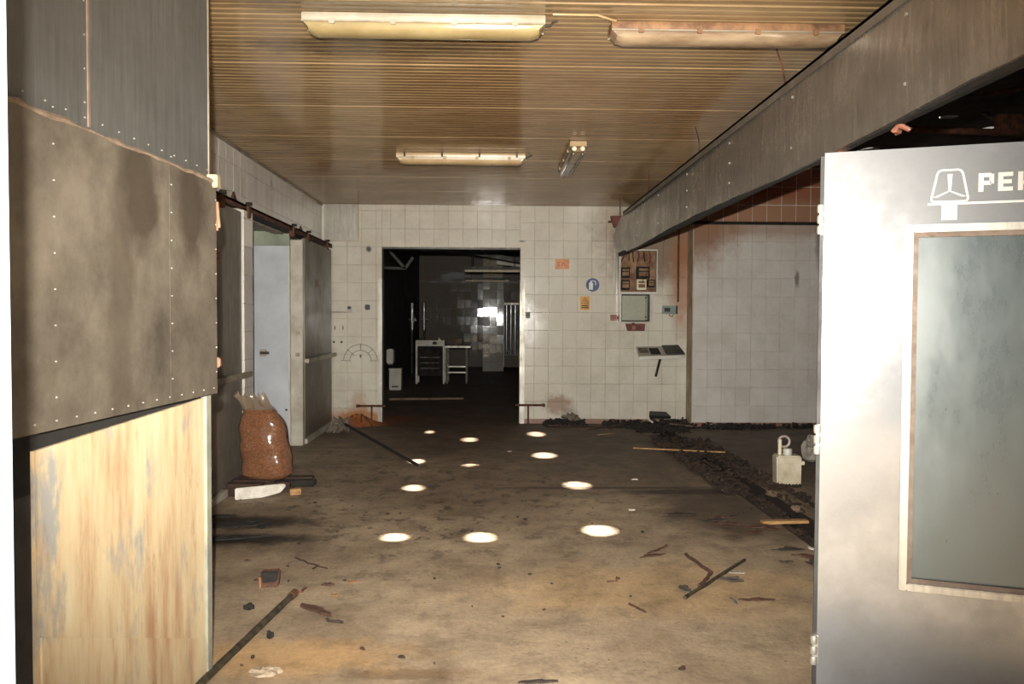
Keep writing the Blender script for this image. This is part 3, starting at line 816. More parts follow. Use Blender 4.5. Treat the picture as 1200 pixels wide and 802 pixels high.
b = MB(); b.box(DX - .022, DX + .02, 2.2, 10.35, DZ1 - .004, DZ1 + .012); b.box(DX - .022, DX - .016, 2.2, 10.35, DZ1 - .045, DZ1 + .012); obj('top_flange', b, simple('grey_flange', C(124, 116, 106), C(92, 82, 70), 4, 0.5, 0.3), dk)
b = MB()
for y in (3.3, 4.55, 5.75, 7.0, 8.2, 9.4):
    for z in (.12, .27, .42): b.lathe([(.007, -.007), (.007, .007)], 6, (DX - .014, y, DZ0 + z * .95))
o = obj('rivets', b, 'alu', dk); o['kind'] = 'stuff'
b = MB(); b.box(DX + .012, DX + .045, 2.2, 10.9, DZ0 - .02, DZ0 + .03); obj('under_strip', b, 'dark', dk)
for a, c, lab in (((909, 55), (926, 110), 'long rusty wire from ceiling to duct behind the scorched light'), ((815, 149), (821, 178), 'thin rusty wire from ceiling to duct beside the lengthwise light'), ((760, 205), (768, 222), 'short faint wire holding the duct close to the back wall')):
    q = onZ(a[0], a[1], CZ); e = onX(c[0], c[1], DX); e.z = DZ1 + .02
    e.y = q.y + .12
    b = MB(); b.tube([q, (q * .5 + e * .5) + Vector((.01, 0, 0)), e], .006, 6)
    tag(obj('hanger_wire', b, 'rust'), lab, 'wire', 'wires holding the duct')
for y, off in ((4.05, 0), (3.45, 0)):
    mb = MB(); r3 = random.Random(int(y * 100)); cpt = Vector((DX + .03, y, DZ0 - .03))
    pts = [cpt + Vector((r3.uniform(-.02, .04), (k - 3) * .02, r3.uniform(-.02, .012))) for k in range(7)]
    mb.tube(pts, [.004, .01, .014, .012, .014, .008, .003], 6); tag(obj('torn_foil', mb, simple('pink_foil', C(170, 116, 92), C(130, 80, 62), 20, 0.3)), 'scrap of pinkish torn foil under the edge of the duct', 'foil', 'foil scraps under the duct')

# pipes and timber in the dark roof space
def pipe(name, pts, r, mat, label, cat='pipe', grp=None):
    b = MB(); b.tube(pts, r, 8); return tag(obj(name, b, mat, smooth=True), label, cat, grp)
pipe('wall_pipe', [(XR - .35, AY - .03, za), (5.2, AY - .03, za + .0)], .022, 'dark', 'thin dark pipe along the side-bay wall below the scorched tiles')
pipe('roof_pipe', [onY(1035, 150, 8.0), onY(1240, 158, 8.0)], .035, 'rust', 'sooty horizontal pipe in the dark roof space above the steel door')
pipe('roof_brace', [onY(1130, 118, 8.4), onY(1175, 145, 8.0)], .022, 'darkmetal', 'slanting dark brace in the roof space')
pipe('roof_rod', [onY(1150, 110, 7.0), onY(1230, 100, 7.0)], .02, 'rust', 'thin rusty rod high in the roof space')
q = onY(1184, 146, 7.9); b = MB(); b.box(q.x - .14, q.x + .18, 7.86, 7.96, q.z - .10, q.z + .10); tag(obj('roof_bracket', b, 'rust', bevel=.02), 'rusty plate bracket on the roof pipe', 'bracket')

# ------------------------------------------------------------------ steel door with window, foreground right
ang = math.atan2(-.353, .936)
d4 = thing('door_4', 'brushed steel door with a framed window and a maker emblem, standing open', 'door', (1.11, 2.66, .03), ang, kind='structure')
H = 2.012; DW = .92
wx0, wx1, wz0, wz1 = .258, .66, .585, 1.752           # window opening
def lbox(x0, x1, y0, y1, z0, z1): m = MB(); m.box(x0, x1, y0, y1, z0, z1); return m
b = MB(); b.box(0, wx0, 0, .055, 0, H); b.box(wx1, DW, 0, .055, 0, H); b.box(wx0, wx1, 0, .055, 0, wz0); b.box(wx0, wx1, 0, .055, wz1, H)
# one continuous skin: four rails share their edges
bmesh.ops.remove_doubles(b.bm, verts=b.bm.verts[:], dist=1e-5)
obj('leaf', b, 'steel', d4, world=False)
b = MB(); b.box(-.012, .0, .006, .06, .01, H - .01); obj('gasket', b, 'rubber', d4, world=False)
fw = .02
fr = obj('window_frame', (lambda m: (m.box(wx0 - .012, wx0 + .012, -.010, .03, wz0 - .012, wz1 + .012), m.box(wx1 - .012, wx1 + .012, -.010, .03, wz0 - .012, wz1 + .012), m.box(wx0 + .012, wx1 - .012, -.010, .03, wz0 - .012, wz0 + .012), m.box(wx0 + .012, wx1 - .012, -.010, .03, wz1 - .012, wz1 + .012), m)[-1])(MB()), 'alu', d4, world=False, bevel=.003)
M['seal'] = simple('brown_window_seal', C(104, 90, 78), C(74, 58, 46), 14, 0.7)
b = MB(); b.box(wx0 + .012, wx0 + .028, .0, .03, wz0 + .012, wz1 - .012); b.box(wx1 - .028, wx1 - .012, .0, .03, wz0 + .012, wz1 - .012); b.box(wx0 + .028, wx1 - .028, .0, .03, wz0 + .012, wz0 + .028); b.box(wx0 + .028, wx1 - .028, .0, .03, wz1 - .028, wz1 - .012)
obj('window_seal', b, 'seal', fr, world=False)
def glass_mat():
    n = NT('dusty_grey_glass')
    a = n.noise(n.mapping(n.P(), (2, 2, .8)), 2.4, 6, .7)
    n.set(n.ramp(a, [(0.3, C(70, 78, 78)), (0.55, C(80, 88, 86)), (0.8, C(92, 98, 97))]), n.ramp(a, [(0.3, .22), (0.7, .45)]), 0.0)
    n.b.inputs['Transmission Weight'].default_value = 0.25
    return n.m
M['glass'] = glass_mat()
b = MB(); b.box(wx0 + .02, wx1 - .02, .012, .02, wz0 + .02, wz1 - .02); obj('pane', b, 'glass', d4, world=False)
for z in (1.79, 1.055, .34):
    hb = lbox(-.014, .004, -.014, .02, z - .05, z + .05); h = obj('hinge', hb, 'alu', d4, world=False, bevel=.004)
    for dz_ in (-.035, 0, .035):
        b = MB(); b.lathe([(.010, -.014), (.012, -.008), (.012, .008), (.010, .014)], 10, (-.010, -.012, z + dz_)); obj('knuckle', b, 'alu', h, world=False, smooth=True)
M['emblem'] = simple('pale_emblem', C(176, 175, 168), C(160, 158, 150), 6, 0.5)
# emblem: rounded trapezoid with a three-armed sign
ex, ez = .372, 1.885
def tz_pt(t): 
    return t
outl = []
corners = [(-.054, -.05), (.054, -.05), (.034, .05), (-.034, .05)]
for i, (cx, cz) in enumerate(corners):
    pv, nx = Vector(corners[i - 1]), Vector(corners[(i + 1) % 4]); c = Vector((cx, cz))
    a1, a2 = c + (pv - c).normalized() * .014, c + (nx - c).normalized() * .014
    for k in range(5):
        t = k / 4; q = a1 * (1 - t) ** 2 + c * 2 * t * (1 - t) + a2 * t ** 2
        outl.append(q)
b = MB(); n_ = len(outl)
for k in range(n_):
    p, q = outl[k], outl[(k + 1) % n_]
    b.bar((ex + p.x, -.001, ez + p.y), (ex + q.x, -.001, ez + q.y), .004, .006, up=(0, 0, 1)) if abs(q.x - p.x) > abs(q.y - p.y) * .2 else b.bar((ex + p.x, -.001, ez + p.y), (ex + q.x, -.001, ez + q.y), .006, .004, up=(0, 1, 0))
em = obj('emblem_outline', b, 'emblem', d4, world=False)
b = MB(); cz_ = ez - .012
for (x, z) in ((0, .046), (-.040, -.026), (.040, -.026)):
    b.hexa([(ex - .0035, -.003, cz_ - .004), (ex + .0035, -.003, cz_ - .004), (ex + .0035, 0, cz_ - .004), (ex - .0035, 0, cz_ - .004)] + [(ex + x - .007, -.003, cz_ + z + .003), (ex + x + .007, -.003, cz_ + z + .003), (ex + x + .007, 0, cz_ + z + .003), (ex + x - .007, 0, cz_ + z + .003)])
obj('emblem_arms', b, 'emblem', em, world=False)
# the letters seen: P E K
def strokes(name, segs, x, z, hgt):
    b = MB(); s = hgt
    for (x0, z0, x1, z1) in segs: b.box(x + x0 * s, x + x1 * s, -.003, .0, z + z0 * s, z + z1 * s)
    return obj(name, b, 'emblem', d4, world=False)
lh = .058; lz = 1.862
strokes('letter', [(0, 0, .24, 1), (.24, .78, .60, 1), (.24, .36, .60, .58), (.52, .42, .74, .94)], .452, lz, lh)
strokes('letter', [(0, 0, .24, 1), (.24, .78, .70, 1), (.24, .39, .64, .61), (.24, 0, .70, .22)], .506, lz, lh)
b = MB(); x = .560; b.box(x, x + .24 * lh, -.003, 0, lz, lz + lh)
for s in (1, -1):
    zc = lz + lh / 2
    b.hexa([(x + .2 * lh, -.003, zc - .1 * lh), (x + .42 * lh, -.003, zc - .1 * lh), (x + .42 * lh, 0, zc - .1 * lh), (x + .2 * lh, 0, zc - .1 * lh), (x + .55 * lh, -.003, zc + s * .5 * lh), (x + .82 * lh, -.003, zc + s * .5 * lh), (x + .82 * lh, 0, zc + s * .5 * lh), (x + .55 * lh, 0, zc + s * .5 * lh)])
obj('letter', b, 'emblem', d4, world=False)
b = MB(); b.box(.31, DW - .03, -.0015, 0, 1.825, 1.832); obj('underline', b, 'emblem', d4, world=False)
b = MB(); b.box(ex - .022, ex + .022, -.0015, 0, 1.777, 1.824); obj('glare_patch', b, 'emblem', d4, world=False)  # pale patch drawn in place of glare below the emblem

# white frame of the entrance, close on the left
jx0 = onY(16, 401, .97).x
b = MB(); b.box(jx0 - .14, jx0, .91, .97, 0, 2.6); tag(obj('trim_5', b, 'jamb', bevel=.006), 'white painted entrance frame post beside the metal partition', 'frame', kind='structure')

# ------------------------------------------------------------------ ceiling lights
M['lamp_cover'] = simple('yellowed_lamp_cover', C(146, 130, 92), C(122, 104, 70), 3, 0.15)
M['lamp_cover_dirty'] = simple('sooty_lamp_cover', C(150, 130, 104), C(80, 54, 36), 4, 0.18, stretch=(.6, 2, 2))
M['lamp_house'] = simple('cream_lamp_housing', C(160, 151, 134), C(132, 120, 99), 4, 0.45)
M['lamp_house_rust'] = simple('scorched_lamp_housing', C(150, 112, 76), C(72, 44, 28), 7, 0.6, bump=0.4)
M['lamp_brass'] = simple('cream_batten', C(180, 156, 116), C(146, 118, 80), 4, 0.3)
def lamp(loc, rotz, L, label, house, cover, wide=.15, clips=4, drop=.105, brackets=False, cable=True, twin=False):
    t = thing('ceiling_light', label, 'ceiling light', loc, rotz, 'fluorescent lights on the ribbed ceiling')
    w = wide / 2
    prof = [(-w * .96, -.002), (w * .96, -.002), (w, -.022), (w * .95, -.045), (-w * .95, -.045), (-w, -.022)]
    b = MB(); b.prism(prof, lambda u, v: (-L / 2, u, v), lambda u, v: (L / 2, u, v)); h = obj('housing', b, house, t, world=False, bevel=.003)
    # cover: rounded trough with sloping ends
    b = MB(); n = 9; rows = []
    for xx, k, dd in ((-L / 2 + .004, .96, .0), (-L / 2 + .03, .9, .75), (-L / 2 + .07, .88, 1.0), (L / 2 - .07, .88, 1.0), (L / 2 - .03, .9, .75), (L / 2 - .004, .96, .0)):
        rows.append([b.bm.verts.new((xx, math.cos(math.pi * q / (n - 1)) * w * k, -.045 - (drop - .045) * dd * (math.sin(math.pi * q / (n - 1)) ** .55))) for q in range(n)])
    for A, B in zip(rows, rows[1:]):
        for q in range(n - 1): b.bm.faces.new((A[q], A[q + 1], B[q + 1], B[q]))
    cv = obj('cover', b, cover, t, world=False, smooth=True)
    b = MB()
    b.bar((-L / 2, -w * .98, -.047), (L / 2, -w * .98, -.047), .006, .008); b.bar((-L / 2, w * .98, -.047), (L / 2, w * .98, -.047), .006, .008)
    obj('rim', b, 'bar', cv, world=False)
    for k in range(clips):
        x = -L / 2 + L * (k + .5) / clips
        for s in (-1, 1):
            b = MB(); b.box(x - .014, x + .014, s * w - .008, s * w + .008, -.062, -.034); obj('clip', b, house, t, world=False, bevel=.003)
    if brackets:
        for k in range(4):
            x = -L / 2 + .08 + (L - .16) * k / 3
            b = MB(); b.box(x - .009, x + .009, -w - .012, -w + .004, -.04, .0); obj('bracket', b, 'darkmetal', t, world=False)
    if twin:
        for s in (-1, 1):
            b = MB(); b.tube([(-L / 2 - .012, s * .036, -.07), (-L / 2 + .02, s * .036, -.07)], .02, 12); obj('tube_socket', b, 'cream', t, world=False, smooth=True)
            b = MB(); b.tube([(-L / 2 + .02, s * .04, -drop - .004), (L / 2 - .02, s * .04, -drop - .004)], .006, 8); obj('cover_ridge', b, 'alu', t, world=False, smooth=True)
    if cable:
        b = MB(); b.tube([(L / 2, 0, -.03), (L / 2 + .03, 0, -.03), (L / 2 + .045, 0, -.012), (L / 2 + .07, .0, -.006)], .006, 6); obj('cable', b, 'darkmetal', t, world=False, smooth=True)
    return t
def lamp_at(px0, px1, py):
    a, c = onZ(px0, py, CZ), onZ(px1, py, CZ); return a, c
a, c = onZ(353, 13, CZ), onZ(640, 13, CZ)
lamp(((a.x + c.x) / 2, a.y + .07, CZ), 0, c.x - a.x, 'cream fluorescent light with a yellowed clear cover and soot around it', 'lamp_house', 'lamp_cover')
a, c = onZ(717, 24, CZ), onZ(995, 24, CZ)
lamp(((a.x + c.x) / 2, a.y + .07, CZ), 0, c.x - a.x, 'scorched rusty fluorescent light reaching over the hanging duct', 'lamp_house_rust', 'lamp_cover_dirty', cable=False)
a, c = onZ(464, 178, CZ), onZ(616, 178, CZ)
lamp(((a.x + c.x) / 2, a.y + .07, CZ), 0, c.x - a.x, 'narrow cream fluorescent light with four dark brackets', 'lamp_brass', 'lamp_brass', wide=.13, brackets=True, clips=4)
a = onZ(678, 165, CZ)
lamp((a.x, a.y + .63, CZ), math.pi / 2, 1.25, 'fluorescent light set lengthwise, at right angles to the other ceiling lights', 'lamp_brass', 'lamp_cover_dirty', wide=.15, twin=True, clips=3)
pipe('ceiling_conduit', [onZ(648, 14, CZ) + Vector((0, 0, -.012)), onZ(700, 15, CZ) + Vector((0, 0, -.012)), onZ(722, 22, CZ) + Vector((0, 0, -.012))], .006, 'lamp_brass', 'thin cable clipped to the ceiling between two lights', 'cable')

# ------------------------------------------------------------------ things on the back wall
def wb_box(px0, py0, px1, py1, out=0.0): 
    p, q = onY(px0, py1, BY), onY(px1, py0, BY); return p.x, q.x, p.z, q.z
# blank metal plate in the top left corner
x0, x1, z0, z1 = wb_box(380.5, 240, 419, 281)
t = thing('blanking_plate', 'square steel blanking plate high in the corner beside the tiled frieze', 'plate', ((x0 + x1) / 2, BY, z0))
b = MB(); b.box(x0, x1, BY - .03, BY, z0, z1); obj('plate', b, 'alu', t, bevel=.005)
for u0, u1, v0, v1 in ((x1, x1 + .016, z0 - .02, z1), (x0, x1, z0 - .02, z0)):
    b = MB(); b.box(u0, u1, BY - .045, BY, v0, v1); obj('edge', b, 'bar', t)
# signs
def sign(name, label, px0, py0, px1, py1, mat, n=4):
    x0, x1, z0, z1 = wb_box(px0, py0, px1, py1)
    t = thing(name, label, 'sign', ((x0 + x1) / 2, BY - .002, (z0 + z1) / 2))
    b = MB(); b.box(x0, x1, BY - .005, BY - .001, z0, z1); obj('plate', b, mat, t)
    return t, (x1 - x0), (z1 - z0)
M['orange'] = simple('faded_orange_sign', C(206, 146, 92), C(184, 116, 74), 12, 0.5)
M['red'] = simple('red_print', C(186, 74, 52), C(160, 60, 44), 20, 0.5)
M['yellow'] = simple('yellow_sign', C(216, 164, 62), C(184, 124, 44), 12, 0.5)
M['blue'] = simple('blue_sign', C(34, 58, 120), C(26, 42, 92), 10, 0.4)
M['signwhite'] = simple('white_print', C(226, 228, 214), C(196, 200, 186), 12, 0.5)
M['ink'] = simple('black_print', C(44, 34, 24), C(26, 20, 16), 12, 0.6)
t, w, h = sign('notice_sign', 'small orange sign with faded red print beside the doorway', 650.5, 304, 667, 315.5, 'orange')
for (u0, v0, u1, v1) in ((-.33, -.22, -.26, .22), (-.26, .14, -.12, .22), (-.26, -.04, -.14, .04), (-.26, -.22, -.12, -.14), (-.04, -.2, .03, .14), (.03, .06, .14, .14), (.12, -.1, .2, .1), (.2, -.2, .34, -.12)):
    b = MB(); b.box(u0 * w, u1 * w, -.0045, -.003, v0 * h, v1 * h); obj('print', b, 'red', t, world=False)
cx = onY(694.5, 334, BY)
t = thing('fire_extinguisher_sign', 'round blue sign with a white fire extinguisher pictogram', 'sign', (cx.x, BY - .001, cx.z))
b = MB(); b.prism([(.094 * math.cos(2 * math.pi * k / 32), .094 * math.sin(2 * math.pi * k / 32)) for k in range(32)], lambda u, v: (u, 0, v), lambda u, v: (u, -.004, v)); obj('disc', b, 'blue', t, world=False)
b = MB(); b.prism([(-.052, -.066), (.004, -.066), (.004, .022), (-.012, .036), (-.036, .036), (-.052, .022)], lambda u, v: (u, -.004, v), lambda u, v: (u, -.0055, v)); obj('extinguisher_body', b, 'signwhite', t, world=False)
b = MB(); b.box(-.032, -.016, -.0055, -.004, .036, .05); b.box(-.03, .02, -.0055, -.004, .05, .058); obj('extinguisher_valve', b, 'signwhite', t, world=False)
b = MB()
for k, (u, v) in enumerate(((.024, .04), (.034, .02), (.036, -.004))): b.box(u, u + .012, -.0055, -.004, v, v + .02)
obj('hose', b, 'signwhite', t, world=False)
t, w, h = sign('warning_sign', 'yellow warning sign with a black triangle below the blue sign', 680, 347.5, 691, 363.5, 'yellow')
tr = [(-.36, -.02), (.36, -.02), (0, .42)]
b = MB()
for k in range(3):
    p, q = tr[k], tr[(k + 1) % 3]; b.bar((p[0] * w, -.0035, p[1] * h), (q[0] * w, -.0035, q[1] * h), .003, .007, up=(0, 0, 1))
obj('triangle', b, 'ink', t, world=False)
b = MB(); b.box(-.03 * w, .05 * w, -.0045, -.003, .06 * h, .24 * h); obj('bolt_mark', b, 'ink', t, world=False)
for v in (-.18, -.32):
    b = MB(); b.box(-.38 * w, .38 * w, -.0045, -.003, v * h - .008, v * h + .008); obj('print', b, 'ink', t, world=False)

# open distribution box with fuse holders, grey box below it
x0, x1, z0, z1 = wb_box(723.5, 303.5, 768.5, 345)
z1 += .12
eb = thing('distribution_box', 'open white distribution box with scorched fuse holders under the duct', 'electrical box', ((x0 + x1) / 2, BY, z0))
M['scorch'] = simple('scorched_cream', C(150, 116, 84), C(72, 40, 26), 7, 0.7, bump=0.3)
D = .14
b = MB(); b.box(x0, x1, BY - .012, BY, z0, z1); obj('back_plate', b, 'scorch', eb)
for u0, u1, v0, v1 in ((x0, x0 + .022, z0, z1), (x1 - .014, x1, z0, z1), (x0 + .022, x1 - .014, z0, z0 + .03), (x0 + .022, x1 - .014, z1 - .02, z1)):
    b = MB(); b.box(u0, u1, BY - D, BY - .012, v0, v1); obj('side', b, 'white', eb, bevel=.003)
for (pu0, pv0, pu1, pv1, mt) in ((726.5, 314, 737, 326, 'dark'), (745, 313, 760, 327, 'dark'), (726.5, 328.5, 737, 340, 'dark'), (745, 328, 756, 340, 'cream'), (757.5, 328, 766, 337, 'dark')):
    u0, u1, v0, v1 = wb_box(pu0, pv0, pu1, pv1)
    b = MB(); b.box(u0, u1, BY - .09, BY - .012, v0, v1); fu = obj('fuse_holder', b, mt, eb, bevel=.006)
    hh = v1 - v0; ww = u1 - u0
    b = MB(); b.box(u0 + ww * .16, u1 - ww * .12, BY - .098, BY - .09, v0 + hh * .2, v1 - hh * .45); b.box(u0 + ww * .16, u1 - ww * .12, BY - .098, BY - .09, v0 + hh * .64, v1 - hh * .16); obj('insert', b, 'scorch', fu)
rc = random.Random(2)
for k in range(6):
    u = x0 + .06 + k * .075
    b = MB(); zt_ = z1 - .13 - rc.uniform(0, .03)
    b.tube([(u, BY - .03, z1 - .02), (u + rc.uniform(-.02, .02), BY - .06, zt_ + .06), (u + rc.uniform(-.03, .03), BY - .05, zt_ - .02)], .008, 6); obj('wire', b, 'rust_red' if k % 2 else 'dark', eb, smooth=True)
b = MB(); u = onY(763, 330, BY); b.tube([(u.x - .07, BY - .10, u.z - .02), (u.x - .04, BY - .11, u.z + .07), (u.x - .12, BY - .11, u.z + .06), (u.x - .14, BY - .10, u.z - .02)], .006, 6); obj('wire', b, 'dark', eb, smooth=True)
x0, x1, z0, z1 = wb_box(724.5, 345.5, 762, 377)
mbx = thing('meter_box', 'grey closed meter box with a clear door below the distribution box', 'electrical box', ((x0 + x1) / 2, BY, z0))
b = MB(); b.box(x0, x1, BY - .13, BY, z0, z1); obj('body', b, 'darkmetal', mbx, bevel=.006)
M['meterdoor'] = simple('grey_green_door', C(166, 166, 146), C(146, 146, 128), 4, 0.25)
b = MB(); b.box(x0 + .03, x1 - .09, BY - .145, BY - .128, z0 + .02, z1 - .02); dr = obj('door', b, 'meterdoor', mbx, bevel=.004)
b = MB(); b.box(x0 - .008, x0 + .02, BY - .14, BY - .01, z0, z1); obj('frame_side', b, 'white', mbx)
b = MB(); b.box(x1 - .03, x1 + .004, BY - .14, BY - .01, z0, z1); obj('frame_side', b, 'white', mbx)
b = MB(); b.box(x1 - .085, x1 - .07, BY - .15, BY - .12, z0 + .03, z1 - .03); obj('hinge_strip', b, 'meterdoor', mbx)
for v in (z0 + .05, z1 - .06):
    b = MB(); b.box(x1 - .10, x1 - .08, BY - .152, BY - .14, v, v + .025); obj('catch', b, 'black', dr)
x0, x1, z0, z1 = wb_box(715, 369, 722.5, 376)
t = thing('cable_gland', 'small pinkish socket at the lower corner of the meter box', 'socket', ((x0 + x1) / 2, BY, z0))
b = MB(); b.box(x0, x1, BY - .06, BY, z0, z1); obj('body', b, simple('pink_plastic', C(166, 110, 88), C(120, 70, 54), 10, 0.5), t, bevel=.006)
b = MB(); b.tube([(x1 - .01, BY - .03, (z0 + z1) / 2), (x1 + .012, BY - .03, (z0 + z1) / 2)], .018, 8); obj('gland', b, 'darkmetal', t)
x0, x1, z0, z1 = wb_box(732.5, 379.5, 755, 388)
t = thing('terminal_box', 'red-brown terminal box hanging under the meter box', 'terminal box', ((x0 + x1) / 2, BY, z0))
b = MB(); b.hexa([(x0 + .03, BY - .08, z0), (x1 - .01, BY - .08, z0), (x1 - .01, BY, z0), (x0 + .03, BY, z0), (x0, BY - .08, z1), (x1, BY - .08, z1), (x1, BY, z1), (x0, BY, z1)]); obj('body', b, 'rust_red', t, bevel=.005)
b = MB(); b.box((x0 + x1) / 2 - .05, (x0 + x1) / 2 - .005, BY - .085, BY - .078, z0 + .02, z1 - .03); obj('label_patch', b, 'pinkfoam', t)
b = MB(); b.tube([((x0 + x1) / 2 - .03, BY - .05, z1), ((x0 + x1) / 2 - .03, BY - .05, z1 + .012)], .02, 8); obj('gland', b, 'darkmetal', t)
# control unit with its conduit
x0, x1, z0, z1 = wb_box(775, 358.5, 792.5, 368)
t = thing('control_unit', 'small grey-green control unit with a display and looping wire', 'control unit', ((x0 + x1) / 2, BY, z0))
b = MB(); b.box(x0, x1, BY - .06, BY, z0, z1); obj('case', b, simple('grey_green_case', C(128, 142, 132), C(98, 108, 100), 6, 0.4), t, bevel=.006)
b = MB(); b.box(x0 + .03, x0 + .11, BY - .064, BY - .058, z0 + .03, z1 - .03); obj('display', b, 'black', t)
b = MB(); b.box(x1 - .02, x1 + .006, BY - .062, BY, z0, z1); obj('end_cap', b, 'black', t)
b = MB(); xm = x0 + .1; b.tube([(xm, BY - .03, z0), (xm + .01, BY - .05, z0 - .03), (xm + .05, BY - .05, z0 - .035), (xm + .07, BY - .03, z0)], .005, 6); obj('wire', b, 'black', t, smooth=True)
cxp = onY(794.3, 358, BY).x
pipe('conduit', [(cxp, BY - .015, onY(794, 354, BY).z), (cxp, BY - .015, onY(790, 270, BY).z)], .013, 'rust', 'thin rusty conduit running up from the control unit', 'conduit')
pipe('conduit', [(onY(720, 300, BY).x, BY - .03, onY(720, 347, BY).z), (onY(720, 300, BY).x, BY - .03, onY(720, 270, BY).z)], .016, 'white', 'white conduit rising to the red-brown junction box', 'conduit')
x0, x1, z0, z1 = wb_box(714.5, 254, 730, 267)
t = thing('junction_box', 'dark red junction box near the ceiling at the end of the duct', 'junction box', ((x0 + x1) / 2, BY, z0))
b = MB(); b.hexa([(x0 + .05, BY - .1, z0), (x1 - .05, BY - .1, z0), (x1 - .05, BY, z0), (x0 + .05, BY, z0), (x0, BY - .1, z1), (x1, BY - .1, z1), (x1, BY, z1), (x0, BY, z1)]); obj('body', b, 'rust_red', t, bevel=.008)
b = MB(); b.tube([(x0 - .03, BY - .05, (z0 + z1) / 2), (x0 + .04, BY - .05, (z0 + z1) / 2)], .014, 8); obj('gland', b, 'rust_red', t)
b = MB(); b.tube([(x1 - .05, BY - .05, z1), (x1 - .05, BY - .05, CZ)], .006, 6); obj('wire', b, 'dark', t)

# tilted shelf with things on it
a0, a1 = onY(749, 417.5, BY - .30), onY(803.5, 416, BY - .30)
t0, t1 = onY(745.5, 406.5, BY - .02), onY(795, 405.5, BY - .02)
sh = thing('wall_shelf', 'small tilted white shelf on the back wall with a dangling prop', 'shelf', (a0.x * .5 + a1.x * .5, BY, a0.z))
th = Vector((0, 0, -.035))
b = MB(); b.hexa([a0 + th, a1 + th, t1 + th, t0 + th, a0, a1, t1, t0]); obj('board', b, 'post', sh)
b = MB(); b.hexa([a0 + Vector((0, -.012, -.05)), a1 + Vector((-.05, -.012, -.05)), a1 + Vector((-.05, 0, -.05)), a0 + Vector((0, 0, -.05)), a0 + Vector((0, -.012, -.012)), a1 + Vector((-.05, -.012, -.012)), a1 + Vector((-.05, 0, -.012)), a0 + Vector((0, 0, -.012))]); obj('front_edge', b, 'white', sh)
b = MB(); b.tube([onY(774, 419, BY - .25), onY(768.5, 441, BY - .12)], .018, 8); obj('prop', b, 'darkmetal', sh, smooth=True)
def on_shelf(u, v, h=0.0): return a0 * (1 - u) * (1 - v) + a1 * u * (1 - v) + t0 * (1 - u) * v + t1 * u * v + Vector((0, 0, h))
def slab_on(u0, u1, v0, v1, h): 
    m = MB(); m.hexa([on_shelf(u0, v0, .001), on_shelf(u1, v0, .001), on_shelf(u1, v1, .001), on_shelf(u0, v1, .001), on_shelf(u0, v0, h), on_shelf(u1, v0, h), on_shelf(u1, v1, h), on_shelf(u0, v1, h)]); return m
tag(obj('black_mat', slab_on(.60, .99, .04, .97, .018), 'black'), 'black flat pad lying on the wall shelf at the end by the side bay', 'pad')
tag(obj('charred_paper', slab_on(.27, .48, .12, .72, .012), 'dark'), 'dark charred paper lying in the middle of the wall shelf', 'paper')
tag(obj('grey_card', slab_on(.03, .24, .3, .8, .008), 'tissue'), 'grey sooty card lying on the wall shelf beside the charred paper', 'card')

# sockets, switch, plugs, measuring dial on the left part of the back wall
def wall_bit(name, label, cat, px, py, w, h, mat, out=.03, group=None, inner=None):
    c = onY(px, py, BY)
    t = thing(name, label, cat, (c.x, BY, c.z), group=group)
    b = MB(); b.box(-w / 2, w / 2, -out, 0, -h / 2, h / 2); obj('body', b, mat, t, world=False, bevel=min(w, h) * .12)
    if inner:
        b = MB(); b.lathe([(w * .25, -.006), (w * .25, .006)], 10, (0, 0, 0)); b.bm.transform(Matrix.Translation((0, -out, 0)) @ Matrix.Rotation(R(90), 4, 'X')); obj('button', b, inner, t, world=False)
    return t
wall_bit('wall_socket', 'black square socket above the dial scale', 'socket', 430.8, 360.3, .07, .075, 'black', .03, None, 'darkmetal')
t = wall_bit('wall_switch', 'round black knob switch with a white base near the dial marks', 'switch', 409.7, 363, .07, .09, 'post', .02)
b = MB(); b.lathe([(.022, -.02), (.022, .02)], 12, (0, 0, 0)); b.bm.transform(Matrix.Translation((0, -.03, .025)) @ Matrix.Rotation(R(90), 4, 'X')); obj('knob', b, 'black', t, world=False, smooth=True)
wall_bit('wall_switch', 'dark push switch on the tiles below the orange sign', 'switch', 618.5, 369.5, .065, .09, 'black', .04, None, 'darkmetal')
for px, py in ((392.5, 384.5), (402, 384.5)):
    wall_bit('wall_slot', 'narrow dark slot in the tiles above the plugged holes', 'slot', px, py, .012, .055, 'ink', .004, 'slots in the tiles')
for px, py in ((391.3, 401), (400.2, 401)):
    c = onY(px, py, BY); b = MB(); b.lathe([(.016, -.006), (.014, .006), (.006, .008)], 10, (0, 0, 0)); b.bm.transform(Matrix.Translation((c.x, BY - .004, c.z)) @ Matrix.Rotation(R(90), 4, 'X'))
    tag(obj('wall_plug', b, 'ink'), 'dark plugged hole in the tiles beside the dial marks', 'wall plug', 'plugs in the tiles')
c = onY(422.5, 423.5, BY)
dl = thing('dial_scale', 'half-round dial scale drawn with grey lines on the tiles', 'dial', (c.x, BY - .001, c.z))
M['pencil'] = simple('grey_line_paint', C(112, 104, 92), C(84, 76, 66), 10, 0.7)
for rad in (.235, .15):
    b = MB()
    pts = [(rad * math.cos(t), -.001, rad * math.sin(t)) for t in [R(5 + 170 * k / 28) for k in range(29)]]
    for p, q in zip(pts, pts[1:]): b.bar(p, q, .003, .008, up=(-p[2], 0, p[0]) if False else (p[0], 0, p[2]))
    obj('arc', b, 'pencil', dl, world=False)
for a_, r0, r1 in ((2, .13, .27), (178, .13, .27), (90, .15, .235), (138, .11, .25), (45, .15, .235)):
    b = MB(); p, q = (r0 * math.cos(R(a_)), -.001, r0 * math.sin(R(a_))), (r1 * math.cos(R(a_)), -.001, r1 * math.sin(R(a_)))
    b.bar(p, q, .008, .003, up=(0, 1, 0)); obj('tick', b, 'pencil', dl, world=False)
